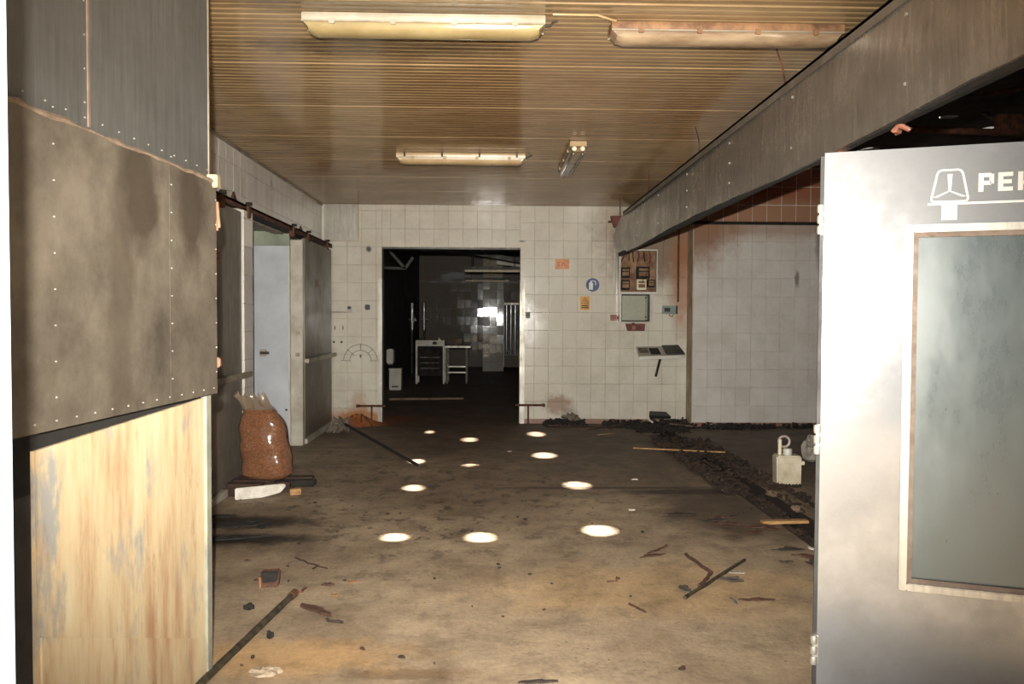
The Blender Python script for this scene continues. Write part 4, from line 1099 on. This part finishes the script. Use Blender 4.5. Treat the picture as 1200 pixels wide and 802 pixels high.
b = MB(); b.box(-.012, .012, -.002, 0, .06, .09); b.box(-.006, .006, -.002, 0, .045, .06); obj('numeral', b, 'pencil', dl, world=False)

# bits on the partition's far edge
M['boxcream'] = simple('cream_box_plastic', C(168, 154, 122), C(140, 124, 94), 6, 0.5)
e = onX(248, 212, -1.13)
t = thing('small_junction_box', 'cream square junction box on the far edge of the metal partition', 'junction box', pt(PL + .0, .02, e.z))
b = MB(); b.box(-.025, .028, -.02, .025, -.026, .026); obj('box', b, 'boxcream', t, world=False, bevel=.004)
b = MB(); b.box(-.005, .012, -.0225, -.019, -.006, .012); obj('knock_out', b, 'post', t, world=False)
q = Vector(pt(PL + .025, .025, onX(250, 253, -1.13).z))
b = MB(); b.hexa([q + Vector(v) for v in ((-.02, -.01, -.06), (.018, -.01, -.055), (.018, .02, -.055), (-.02, .02, -.06), (-.02, -.01, .07), (.008, -.01, .07), (.008, .02, .07), (-.02, .02, .07))])
tag(obj('foam_lump', b, 'pinkfoam', bevel=.01), 'peach lump of foam on the far edge of the metal partition below the junction box', 'foam')
q = Vector(pt(PL + .03, .025, onX(252, 425, -1.13).z))
b = MB(); b.box(q.x - .015, q.x + .012, q.y - .01, q.y + .02, q.z - .022, q.z + .02)
tag(obj('foam_lump', b, 'pinkfoam', bevel=.006), 'small peach foam bit near the bottom corner of the grey sheet', 'foam')

# ------------------------------------------------------------------ bag of pellets on a broken pallet
bc = onZ(316, 562, .10)
px_ = thing('broken_pallet', 'broken charred wooden pallet under the bag of pellets', 'pallet', (bc.x - .02, bc.y - .03, 0))
for (x0, x1, y0, y1, z0, z1) in ((-.34, .02, -.20, -.08, .085, .105), (-.34, .08, -.04, .08, .085, .105), (-.30, .36, .12, .22, .080, .100)):
    b = MB(); b.box(x0, x1, y0, y1, z0, z1); obj('plank', b, 'wood_burnt', px_, world=False, bevel=.004)
for (x0, x1, y0, y1) in ((-.33, -.16, -.19, .20), (.10, .2, -.02, .20)):
    b = MB(); b.box(x0, x1, y0, y1, 0, .085); obj('block', b, 'wood_burnt', px_, world=False, bevel=.004)
b = MB(); b.bar((.05, .10, .05), (.40, .05, .07), .09, .05); obj('plank', b, 'dark', px_, world=False, bevel=.006)
b = MB(); b.prism([(-.16, .004), (.03, .002), (.16, .03), (.20, .075), (.19, .10), (-.16, .098)], lambda u, v: (bc.x + u - .02, bc.y - .285 + u * .5, v), lambda u, v: (bc.x + u - .02, bc.y - .255 + u * .5, v))
tag(obj('foam_slab', b, 'foam', bevel=.006), 'white polystyrene slab leaning against the front of the broken pallet', 'foam slab')
b = MB(); b.box(0, .09, 0, .07, 0, .05); o = obj('wood_block', b, 'wood', bevel=.005); o.location = onZ(340, 581); o.rotation_euler.z = .4; tag(o, 'small raw wood block beside the charred pallet', 'wood block')

def pellet_mat():
    n = NT('orange_pellets_in_film')
    P = n.P()
    v = n.n('ShaderNodeTexVoronoi'); n.l(n.mapping(P, (1, 1, 1.6)), v.inputs['Vector']); v.inputs['Scale'].default_value = 95
    c = n.ramp(v.outputs['Color'], [(0.0, C(116, 68, 40)), (0.5, C(144, 92, 56)), (1.0, C(168, 116, 76))])
    d = n.ramp(v.outputs['Distance'], [(0.2, 1.0), (0.8, 0.6)])
    col = n.mix(1.0, c, d, 'MULTIPLY')
    n.set(col, 0.6, 0.0)
    n.b.inputs['Coat Weight'].default_value = 1.0; n.b.inputs['Coat Roughness'].default_value = 0.12
    wr = n.noise(n.mapping(P, (5, 5, 9)), 3.5, 6, 0.7)
    n.bump(n.math('ADD', wr, n.math('MULTIPLY', v.outputs['Distance'], -0.12)), 0.9, 0.05)
    return n.m
M['pellets'] = pellet_mat()
def film_mat():
    n = NT('clear_film')
    n.set(C(128, 110, 90), 0.15, 0.0)
    n.b.inputs['Alpha'].default_value = 0.55
    n.b.inputs['Coat Weight'].default_value = 1.0
    n.bump(n.noise(n.P(), 20, 4), 0.4, 0.01)
    return n.m
M['film'] = film_mat()
bag = thing('pellet_bag', 'clear plastic bag full of orange-brown wood pellets leaning by the dark sliding door', 'bag', (bc.x, bc.y, .105))
b = MB(); rings = []; nb = 28
prof = []
for k in range(25):
    z = .61 * k / 24
    e_ = min(1, .55 + .45 * (z / .05) ** .6) if z < .05 else 1.0
    e_ *= 1 - .12 * (z / .61) - (0.34 * ((z - .46) / .15) ** 2 if z > .46 else 0)
    prof.append((z, .214 * e_, .158 * e_))
for z, a_, b_ in prof:
    lean = -.13 * z
    ring = []
    for k in range(nb):
        t = 2 * math.pi * k / nb
        ct, st_ = math.cos(t), math.sin(t)
        ex_ = 0.72
        x = a_ * math.copysign(abs(ct) ** ex_, ct); y = b_ * math.copysign(abs(st_) ** ex_, st_)
        q = 1 + .10 * mnoise.noise(Vector((x * 7, y * 7, z * 9))) + .035 * mnoise.noise(Vector((x * 22, y * 22, z * 26)))
        ring.append(b.bm.verts.new((x * q + lean, y * q, z)))
    rings.append(ring)
for A, B in zip(rings, rings[1:]):
    for k in range(nb): b.bm.faces.new((A[k], A[(k + 1) % nb], B[(k + 1) % nb], B[k]))
b.bm.faces.new(rings[0][::-1]); b.bm.faces.new(rings[-1])
obj('filled_body', b, 'pellets', bag, world=False, smooth=True)
b = MB(); rings = []
rk = random.Random(4)
for j, (z, a_, b_) in enumerate(((.585, .15, .10), (.62, .125, .07), (.655, .115, .055), (.70, .12, .05), (.745, .115, .05))):
    ring = []
    for k in range(nb):
        t = 2 * math.pi * k / nb
        q = 1 + (.22 if j else .0) * math.sin(5 * t + j * .5) + (rk.uniform(-.10, .10) if j else 0)
        ring.append(b.bm.verts.new((a_ * q * math.cos(t) - .13 * z - .035 * j * .6, b_ * q * math.sin(t), z + (rk.uniform(-.045, .02) if j == 4 else 0))))
    rings.append(ring)
for A, B in zip(rings, rings[1:]):
    for k in range(nb): b.bm.faces.new((A[k], A[(k + 1) % nb], B[(k + 1) % nb], B[k]))
obj('gathered_neck', b, 'film', bag, world=False, smooth=True)
bag.scale = (.98, .98, .98)

# ------------------------------------------------------------------ can with a pipe elbow, in the side bay
cb = onZ(925, 571, 0)
can = thing('plastic_canister', 'dirty white plastic canister with a grey pipe ring on top', 'canister', (cb.x, cb.y, 0), R(-4))
b = MB(); b.hexa([(-.105, 0, 0), (.105, 0, 0), (.105, .16, 0), (-.105, .16, 0), (-.112, 0, .275), (.108, 0, .275), (.108, .16, .275), (-.112, .16, .275)])
obj('body', b, simple('dirty_white_plastic', C(204, 194, 172), C(160, 144, 116), 6, 0.5), can, world=False, bevel=.014)
b = MB(); rk = random.Random(9)
for k in range(7): b.lathe([(.018, 0), (.016, .02), (.006, .03)], 7, (-.09 + k * .03, -.004 + rk.uniform(-.01, .004), -.001))
obj('melted_foot', b, 'dark', can, world=False)
b = MB(); b.tube([(-.065, .08, .27), (-.065, .08, .41)], .017, 12); ob = obj('pipe_stub', b, 'cream', can, world=False, smooth=True)
b = MB(); pts = [(-.028 + .048 * math.cos(t), .08, .392 + .048 * math.sin(t)) for t in [2 * math.pi * k / 20 for k in range(21)]]
b.tube(pts, .012, 8, cap=False); obj('pipe_ring', b, simple('grey_pipe', C(164, 148, 140), C(130, 116, 106), 8, 0.5), can, world=False, smooth=True)
b = MB(); b.lathe([(.037, 0), (.04, .01), (.04, .05), (.034, .058)], 16, (.0, .07, .275)); obj('screw_cap', b, 'white', can, world=False, smooth=True)
b = MB(); b.tube([(.10, .08, .20), (.15, .08, .20)], .02, 8); obj('tap', b, 'cream', can, world=False, smooth=True)

# ------------------------------------------------------------------ scraps and debris on the floor
def flake_mb(L, Wd, seed, curl=.3, h=.006, rag=.35, n=18):
    rk = random.Random(seed); mb = MB(); bm = mb.bm
    off = rk.uniform(0, 50)
    def zt_(x, y): return h + .35 * curl * Wd * (.5 + .5 * mnoise.noise(Vector((x * 9 / max(L, .05) * .35 + off, y * 9 / max(L, .05) * .35, off)))) + curl * .25 * Wd * (2 * y / Wd) ** 2 * rk.uniform(.6, 1)
    T, Bt = [], []
    for j, fr_ in enumerate((.5, 1.0)):
        rt_, rb_ = [], []
        for k in range(n):
            t = 2 * math.pi * k / n
            q = fr_ * (1 + (rk.uniform(-rag, rag * .4) if j else rk.uniform(-.1, .1)))
            x, y = L / 2 * q * math.cos(t), Wd / 2 * q * math.sin(t)
            z = zt_(x, y)
            rt_.append(bm.verts.new((x, y, z))); rb_.append(bm.verts.new((x, y, max(0.0005, z - h))))
        T.append(rt_); Bt.append(rb_)
    ct, cbm = bm.verts.new((0, 0, zt_(0, 0) + h * .4)), bm.verts.new((0, 0, .0003))
    for k in range(n):
        m = (k + 1) % n
        bm.faces.new((ct, T[0][k], T[0][m])); bm.faces.new((cbm, Bt[0][m], Bt[0][k]))
        bm.faces.new((T[0][k], T[1][k], T[1][m], T[0][m])); bm.faces.new((Bt[0][k], Bt[0][m], Bt[1][m], Bt[1][k]))
        bm.faces.new((T[1][k], Bt[1][k], Bt[1][m], T[1][m]))
    return mb
def flake(name, label, cat, px, py, L, Wd, ang_, mat, seed, z=0.0, group=None, **kw):
    o = obj(name, flake_mb(L, Wd, seed, **kw), mat); o.location = onZ(px, py, z) + Vector((0, 0, .001)); o.rotation_euler.z = R(ang_)
    return tag(o, label, cat, group)
def stick(name, label, cat, p, q, r, mat, z=0.0, group=None, seg=6, wob=.004, sq=False, n=8):
    a, c = onZ(p[0], p[1], z), onZ(q[0], q[1], z); rk = random.Random(int(p[0] * 7 + p[1]))
    mb = MB()
    if sq: mb.bar(a + Vector((0, 0, sq / 2 + .001)), c + Vector((0, 0, sq / 2 + .001)), r * 2, sq)
    else:
        pts = [a.lerp(c, k / seg) + Vector((rk.uniform(-wob, wob), rk.uniform(-wob, wob), r * 1.05)) for k in range(seg + 1)]
        mb.tube(pts, [r * rk.uniform(.85, 1.0) for _ in pts], n)
    return tag(obj(name, mb, mat, smooth=not sq), label, cat, group)

M['flake_rust'] = simple('rusty_flake', C(88, 56, 38), C(46, 28, 20), 30, 0.85, bump=0.5)
M['flake_dark'] = simple('charred_flake', C(64, 52, 42), C(28, 22, 18), 30, 0.9, bump=0.5)
M['flake_grey'] = simple('grey_ash_flake', C(84, 76, 64), C(40, 34, 28), 24, 0.8, bump=0.4)
M['flake_orange'] = simple('orange_scrap', C(136, 94, 56), C(104, 66, 38), 30, 0.8)
M['polefleck'] = simple('flecked_pole_paint', C(84, 76, 60), C(28, 24, 19), 22, 0.5, 0.2, bump=0.3)

# long pole in the foreground
a, c = onZ(345, 700), onZ(236, 806)
c2 = c + (c - a) * .5
b = MB(); b.tube([a + Vector((0, 0, .021)), c2 + Vector((0, 0, .021))], .0165, 12)
pl = thing('metal_pole', 'long flecked metal pole on the floor beside the cream panel', 'pole', tuple(c2))
obj('shaft', b, 'polefleck', pl, smooth=True)
b = MB(); dv = (a - c).normalized(); b.tube([a - dv * .05 + Vector((0, 0, .021)), a + dv * .01 + Vector((0, 0, .021))], .021, 10); obj('end_collar', b, 'rust', pl, smooth=True)
stick('bent_wire', 'short twisted dark wire at the end of the flecked pole', 'wire', (346, 700), (361, 690), .006, 'rust', wob=.012)
# burnt carton
cc = onZ(317, 688)
ct = thing('burnt_carton', 'small burnt orange carton scrap standing on the floor', 'carton', (cc.x, cc.y, 0), R(8))
b = MB(); b.hexa([(-.045, -.02, 0), (.04, -.02, 0), (.045, .04, 0), (-.04, .04, 0), (-.052, -.015, .07), (.05, -.012, .062), (.05, .05, .09), (-.05, .05, .085)]); obj('front', b, 'flake_rust', ct, world=False, bevel=.006)
b = MB(); b.hexa([(-.04, -.028, .03), (.036, -.028, .034), (.036, -.018, .034), (-.04, -.018, .03), (-.05, -.03, .088), (.046, -.03, .08), (.046, .0, .09), (-.05, .0, .09)]); obj('charred_flap', b, 'dark', ct, world=False, bevel=.005)
b = MB(); b.hexa([(-.056, -.022, .0), (-.046, -.022, 0), (-.046, .0, 0), (-.056, .0, 0), (-.062, -.02, .06), (-.048, -.02, .06), (-.048, .0, .06), (-.062, .0, .06)]); obj('raw_edge', b, 'flake_orange', ct, world=False)
flake('charred_lump', 'black charred lump near the burnt carton scrap', 'debris', 292, 716, .055, .04, 20, 'dark', 21, curl=.9, h=.02)
flake('charred_lump', 'small black lump beside the flecked pole', 'debris', 317, 749, .035, .04, 60, 'dark', 22, curl=.9, h=.02)
stick('twig', 'thin crooked dark twig on the pale concrete', 'twig', (345, 655), (381, 668), .006, 'wood_burnt', wob=.012)
stick('twig', 'short dark twig fragment beside the crooked twig', 'twig', (366, 668), (373, 664), .006, 'wood_burnt', wob=.006)
flake('rust_scrap', 'small pointed rust-brown scrap near the burnt carton', 'scrap', 384, 687, .07, .035, 10, 'flake_rust', 24, curl=.6)
flake('wood_chip', 'small pale orange wood chip on the concrete', 'chip', 413, 683, .065, .02, 0, 'flake_orange', 25, curl=.2)
flake('wood_chip', 'tiny pinkish chip near the rusted strip', 'chip', 392, 699, .04, .02, 0, 'flake_orange', 26, curl=.2)
a = onZ(371, 718)
flake('rusted_strip', 'long curled rusted metal strip beside the end of the pole', 'strip', 371, 718, .27, .06, -38, 'flake_rust', 27, curl=.5, h=.012)
stick('rusted_wire', 'dark rusted wire trailing from the curled strip', 'wire', (382, 728), (402, 732), .008, 'flake_dark', wob=.008)
def crumple(name, label, cat, px, py, L, Wd, H_, mat, seed, z=0.0, nu=14, nv=7):
    rk = random.Random(seed); b = MB(); rows = []
    for j in range(nv + 1):
        ph = math.pi * j / nv; row = []
        for k in range(nu):
            t = 2 * math.pi * k / nu; q = rk.uniform(.7, 1.08)
            row.append(b.bm.verts.new((L / 2 * math.sin(ph) * math.cos(t) * q, Wd / 2 * math.sin(ph) * math.sin(t) * q, max(.0, H_ * (.45 + .55 * -math.cos(ph)) * (q if j > nv // 2 else 1)))))
        rows.append(row)
    for A, B in zip(rows, rows[1:]):
        for k in range(nu): b.bm.faces.new((A[k], A[(k + 1) % nu], B[(k + 1) % nu], B[k]))
    bmesh.ops.remove_doubles(b.bm, verts=b.bm.verts[:], dist=.0008)
    o = obj(name, b, mat); o.location = onZ(px, py, z); return tag(o, label, cat)
M['clearplastic'] = simple('crumpled_clear_plastic', C(176, 158, 134), C(130, 112, 92), 30, 0.15)
M['cloudplastic'] = simple('cloudy_plastic', C(176, 168, 158), C(116, 106, 96), 14, 0.25)
crumple('crumpled_plastic', 'crumpled clear plastic wrapper on the concrete near the pole', 'plastic', 312, 791, .15, .10, .03, 'clearplastic', 31)
crumple('plastic_sack', 'grey crumpled plastic sack behind the white canister', 'plastic', 951, 541, .22, .2, .27, 'cloudplastic', 32)
flake('dark_scrap', 'flat dark scrap on bare concrete between the flecked pole and the steel door', 'scrap', 630, 801, .2, .03, 2, 'flake_dark', 33, curl=.3)
# charred sheets left, in front of the pallet
for k, (px, py, L, Wd, an) in enumerate(((275, 617, .34, .14, 8), (268, 632, .30, .10, 14), (300, 630, .2, .05, 18), (309, 618, .12, .10, 60), (297, 612, .1, .06, 10), (262, 606, .2, .06, 5))):
    flake('charred_sheet', 'flat charred sheet in the black patch in front of the pallet', 'debris', px, py, L, Wd, an, 'dark', 40 + k, group='charred sheets in front of the pallet', curl=.15, h=.008, rag=.5)
# scraps on the right half of the floor
flake('forked_scrap', 'forked rust-brown scrap of metal on the concrete', 'scrap', 764, 653, .19, .05, 22, 'flake_rust', 51, curl=.5, rag=.5)
stick('scrap_rod', 'thin rust-brown rod touching the forked scrap', 'rod', (757, 651), (783, 641), .008, 'flake_rust', wob=.008)
stick('broken_stick', 'straight dark stick with a leaf of metal at its end', 'stick', (802, 703), (873, 658), .010, 'polefleck', z=.026, wob=.003)
flake('metal_leaf', 'curled grey-brown metal leaf at the foot of the dark stick', 'scrap', 801, 694, .11, .06, 100, 'flake_grey', 52, curl=1.0)
stick('rusty_bent_rod', 'rusty rod bent at an elbow beside the dark stick', 'rod', (803, 652), (834, 674), .011, 'flake_rust', wob=.004)
stick('rusty_rod_piece', 'short rusty rod piece meeting the bent rod', 'rod', (833, 675), (820, 690), .012, 'flake_rust', wob=.005)
flake('grey_crumple', 'grey crumpled foil scrap under the dark stick', 'scrap', 857, 683, .17, .08, -12, 'flake_grey', 53, curl=.8)
flake('pale_chip', 'pale flat chip behind the grey foil scrap', 'chip', 862, 672, .10, .05, -15, 'cloudplastic', 54, curl=.2)
flake('curved_strip', 'reddish curved strip near the steel door', 'strip', 887, 705, .20, .035, 2, 'flake_rust', 55, curl=.6)
stick('curved_wire', 'thin pale wire loop beside the reddish strip', 'wire', (853, 703), (868, 708), .005, 'flake_grey', wob=.02)
stick('nail', 'single long rusty nail on the bare concrete', 'nail', (737, 709), (757, 719), .006, 'flake_rust', wob=.002)
stick('nail', 'small bent nail beside a brown crumb on the concrete', 'nail', (711, 683), (724, 682), .005, 'flake_rust', wob=.004)
flake('crumb', 'brown crumb at the tip of the bent nail', 'debris', 724, 680, .035, .03, 40, 'flake_rust', 56, curl=.8)
flake('dark_leaf', 'long dark leaf-like flake lying before the burnt heap at the trench', 'debris', 797, 604, .26, .07, -6, 'flake_dark', 57, curl=.3)
for k, (px, py, L, Wd, an) in enumerate(((838, 612, .2, .09, 10), (855, 617, .24, .12, -20), (860, 607, .12, .06, 40), (843, 608, .14, .05, 0))):
    flake('burnt_flake', 'ragged burnt flake in the heap beside the trench', 'debris', px, py, L, Wd, an, 'flake_rust' if k % 2 else 'flake_dark', 60 + k, group='burnt flakes beside the trench', curl=.6, rag=.6)
for k, (px, py, L, Wd, an) in enumerate(((893, 619, .26, .07, 5), (885, 625, .14, .05, 30), (905, 622, .12, .06, -40))):
    flake('curled_flake', 'rust-brown curled flake at the lip of the trench by the wood strip', 'debris', px, py, L, Wd, an, 'flake_rust', 66 + k, group='curled flakes at the trench lip', curl=.7, rag=.5)
for k, (px, py, L, Wd, an) in enumerate(((926, 646, .22, .06, 4), (945, 655, .2, .06, -40), (922, 660, .1, .03, 0), (955, 664, .12, .08, -50))):
    flake('trench_flake', 'dark curled flake on the trench lip near the steel door', 'debris', px, py, L, Wd, an, 'flake_rust' if k == 1 else 'flake_dark', 72 + k, group='flakes by the steel door', curl=.7, rag=.5)
for k, (px, py, c_) in enumerate(((744, 563, 0), (740, 599, 0), (952, 644, 0), (597, 530, 0))):
    flake('white_chip', 'small white chip lying on the sooty floor', 'chip', px, py, .06, .05, 30 * k, 'foam', 80 + k, group='white chips on the floor', curl=.4)
# tiny crumbs, scattered
rk = random.Random(77)
for k in range(46):
    px, py = rk.uniform(265, 900), rk.uniform(585, 790)
    if py > 700 and px > 520 and rk.random() < .7: continue
    w_ = rk.uniform(.008, .024)
    flake('crumb', 'tiny charred crumb scattered on the concrete', 'debris', px, py, w_ * 1.5, w_, rk.uniform(0, 180), 'flake_dark' if k % 3 else 'flake_rust', 100 + k, group='crumbs scattered on the concrete', curl=.7, h=.006, n=8)

# the broom lying from the left doors
bm_ = thing('broom', 'dark broom handle lying on the floor with a grey matted head by the sliding door', 'broom', tuple(onZ(405, 508)))
a, c = onZ(404, 508), onZ(489, 547)
b = MB(); b.tube([a + Vector((0, 0, .12)), c + Vector((0, 0, .016))], .017, 10); obj('handle', b, 'dark', bm_, smooth=True)
b = MB(); rk = random.Random(14); q = a + Vector((-.07, .02, 0))
for k in range(34):
    s_ = q + Vector((rk.uniform(-.09, .09), rk.uniform(-.09, .09), rk.uniform(.12, .2)))
    b.tube([a + Vector((0, 0, .13)), s_, s_ + Vector((rk.uniform(-.14, .05), rk.uniform(-.1, .1), -s_.z + rk.uniform(.0, .03)))], [.014, .02, .008], 5)
obj('mop_head', b, 'tissue', bm_, smooth=True)

# timber about the trench
stick('long_lath', 'long thin pale wooden lath lying across the far end of the trench', 'lath', (742, 526), (850, 531), .011, 'wood', z=.045, sq=.014)
a, c = onZ(899, 614, .0), onZ(943, 613, .0)
b = MB(); b.bar(a + Vector((-.04, 0, .012)), c + Vector((.02, 0, .012)), .06, .022); tag(obj('wood_strip', b, 'wood', bevel=.003), 'yellow wooden strip laid across the drain trench', 'wood strip')
a, c = onZ(898, 577, .02), onZ(972, 636, .02)
b = MB(); b.bar((TX1 + .045, a.y, .021), (TX1 + .045, c.y - 1.0, .021), .07, .04); tag(obj('edge_board', b, 'wood_grey', bevel=.004), 'grey board lying along the far lip of the trench', 'board')
crumple('rubble_lump', 'pale plaster lump at the end of the grey board', 'rubble', 905, 582, .12, .16, .05, 'wood_grey', 91, z=.0)
crumple('rubble_lump', 'pale plaster lump halfway along the grey board', 'rubble', 934, 600, .1, .12, .05, 'wood_grey', 92, z=.0)
# debris in the trench: crumbs nobody could count
def heap(name, label, boxes, n, mats, seed, hfun, parent=None):
    rk = random.Random(seed); b = MB()
    for _ in range(n):
        x0, x1, y0, y1, z = boxes[rk.randrange(len(boxes))]
        x, y = rk.uniform(x0, x1), rk.uniform(y0, y1)
        s1, s2, s3 = rk.uniform(.01, .05), rk.uniform(.006, .022), rk.uniform(.004, .014)
        zz = z + hfun(x, y, rk)
        m = Matrix.Translation((x, y, zz)) @ Matrix.Rotation(rk.uniform(0, 6.3), 4, 'Z') @ Matrix.Rotation(rk.uniform(-.6, .6), 4, 'X') @ Matrix.Rotation(rk.uniform(-.6, .6), 4, 'Y')
        p = [m @ Vector((sx * s1, sy * s2, sz * s3)) for sz in (-1, 1) for sx, sy in ((-1, -1), (1, -1), (1 * rk.uniform(.5, 1), 1), (-1, 1))]
        b.hexa(p)
    o = obj(name, b, mats); return tag(o, label, 'debris', kind='stuff')
M['rubble'] = simple('burnt_rubble', C(60, 42, 30), C(20, 14, 10), 3, 0.95, bump=0.4)
heap('trench_debris', 'brown burnt debris filling the drain trench and spread over its lips', [(TX0 + .03, TX1 - .03, 4.2, 10.4, -.14)] * 6 + [(TX0 - .14, TX0 + .02, 6.6, 9.8, .0), (TX1 - .02, TX1 + .2, 6.0, 9.6, .0), (TX0 - .1, TX1 + .1, 7.2, 9.8, -.02)], 2000, 'rubble', 6, lambda x, y, r: (r.uniform(0, .09) if y > 6 else r.uniform(0, .03)) if TX0 + .02 < x < TX1 - .02 else r.uniform(.012, .035))
heap('wall_debris', 'dark burnt debris heaped along the foot of the back wall', [(.75, 1.3, 10.85, 11.16, 0), (1.55, 2.75, 10.7, 11.16, 0), (1.9, 2.6, 10.3, 11.1, 0)], 900, 'dark', 7, lambda x, y, r: r.uniform(0, .12) * max(.25, (y - 10.55)))
heap('side_bay_debris', 'dark debris at the foot of the side-bay wall', [(2.9, 3.8, 10.6, 10.86, 0), (2.6, 4.6, 10.72, 10.86, 0)], 260, 'dark', 8, lambda x, y, r: r.uniform(0, .05))
o = crumple('ash_heap', 'grey ash mound under the brown-stained tiles', 'ash', 670, 497, .3, .2, .16, 'tissue', 93)
o = crumple('plastic_scraps', 'clear plastic scraps at the foot of the side-bay wall', 'plastic', 838, 502, .24, .12, .06, 'cloudplastic', 94)
# black tray on the heap
q = onY(773, 494, 10.95)
t = thing('black_tray', 'black plastic tray tipped on the debris by the back wall', 'tray', (q.x, 10.95, .10))
b = MB(); b.hexa([(-.14, 0, 0), (.15, 0, 0), (.13, .14, .05), (-.12, .14, .05), (-.15, -.01, .05), (.16, -.01, .035), (.12, .14, .085), (-.11, .14, .095)]); obj('tray', b, 'black', t, world=False, bevel=.006)
b = MB(); b.bar((-.16, -.03, .0), (-.10, -.03, -.045), .02, .02); obj('pale_strip', b, 'foam', t, world=False)
for k, (p, q) in enumerate((((642, 500), (720, 502)), ((690, 505), (740, 497)), ((785, 498), (812, 501)), ((700, 511), (720, 509)))):
    stick('burnt_lath', 'burnt thin lath in the debris by the back wall', 'lath', p, q, .012, 'wood_burnt' if k < 2 else 'wood_grey', z=.03 + .03 * (k == 1), group='burnt laths by the back wall')
flake('red_scrap', 'small bright red-orange scrap in the debris by the back wall', 'scrap', 704, 511, .09, .05, 0, simple('red_orange', C(196, 96, 60), C(150, 60, 36), 20, 0.7), 95, curl=.6)
# orange dirt by the left jamb, with a wire stand
def mound(name, label, cx_, cy_, a_, b_, h_, mat, seed):
    mb = MB(); n, m = 28, 7; rk = random.Random(seed); rows = []
    for j in range(m + 1):
        rr = j / m
        rows.append([mb.bm.verts.new((cx_ + a_ * rr * math.cos(t) * (1 + .18 * mnoise.noise(Vector((math.cos(t) * 2, math.sin(t) * 2, seed)))), min(BY - .004, cy_ + b_ * rr * math.sin(t)), max(.001, h_ * (1 - rr) ** 1.2 * (1 + rk.uniform(-.2, .2))))) for t in [2 * math.pi * k / n for k in range(n)]])
    for A, B in zip(rows, rows[1:]):
        for k in range(n): mb.bm.faces.new((A[k], A[(k + 1) % n], B[(k + 1) % n], B[k]))
    bmesh.ops.remove_doubles(mb.bm, verts=mb.bm.verts[:], dist=.002)
    return tag(obj(name, mb, mat, smooth=True), label, 'dirt', kind='stuff')
M['rustdirt'] = simple('orange_rust_dirt', C(176, 104, 50), C(124, 70, 34), 16, 0.95, bump=0.6)
q = onZ(420, 497)
mound('rust_dirt', 'orange rust dirt heaped at the foot of the tiles below the dial scale', q.x - .02, q.y + .0, .42, .34, .13, 'rustdirt', 3)
ws = thing('wire_stand', 'small bent wire stand stuck in the orange dirt', 'wire', tuple(onZ(424, 499)))
p1, p2, p3 = onY(423, 500, 10.95), onY(423.5, 485, 10.95), onY(438, 501, 10.85)
b = MB(); b.tube([p1, p2], .009, 6); obj('upright', b, 'rust', ws)
b = MB(); b.tube([p2, p3], .008, 6); obj('slant', b, 'rust', ws)
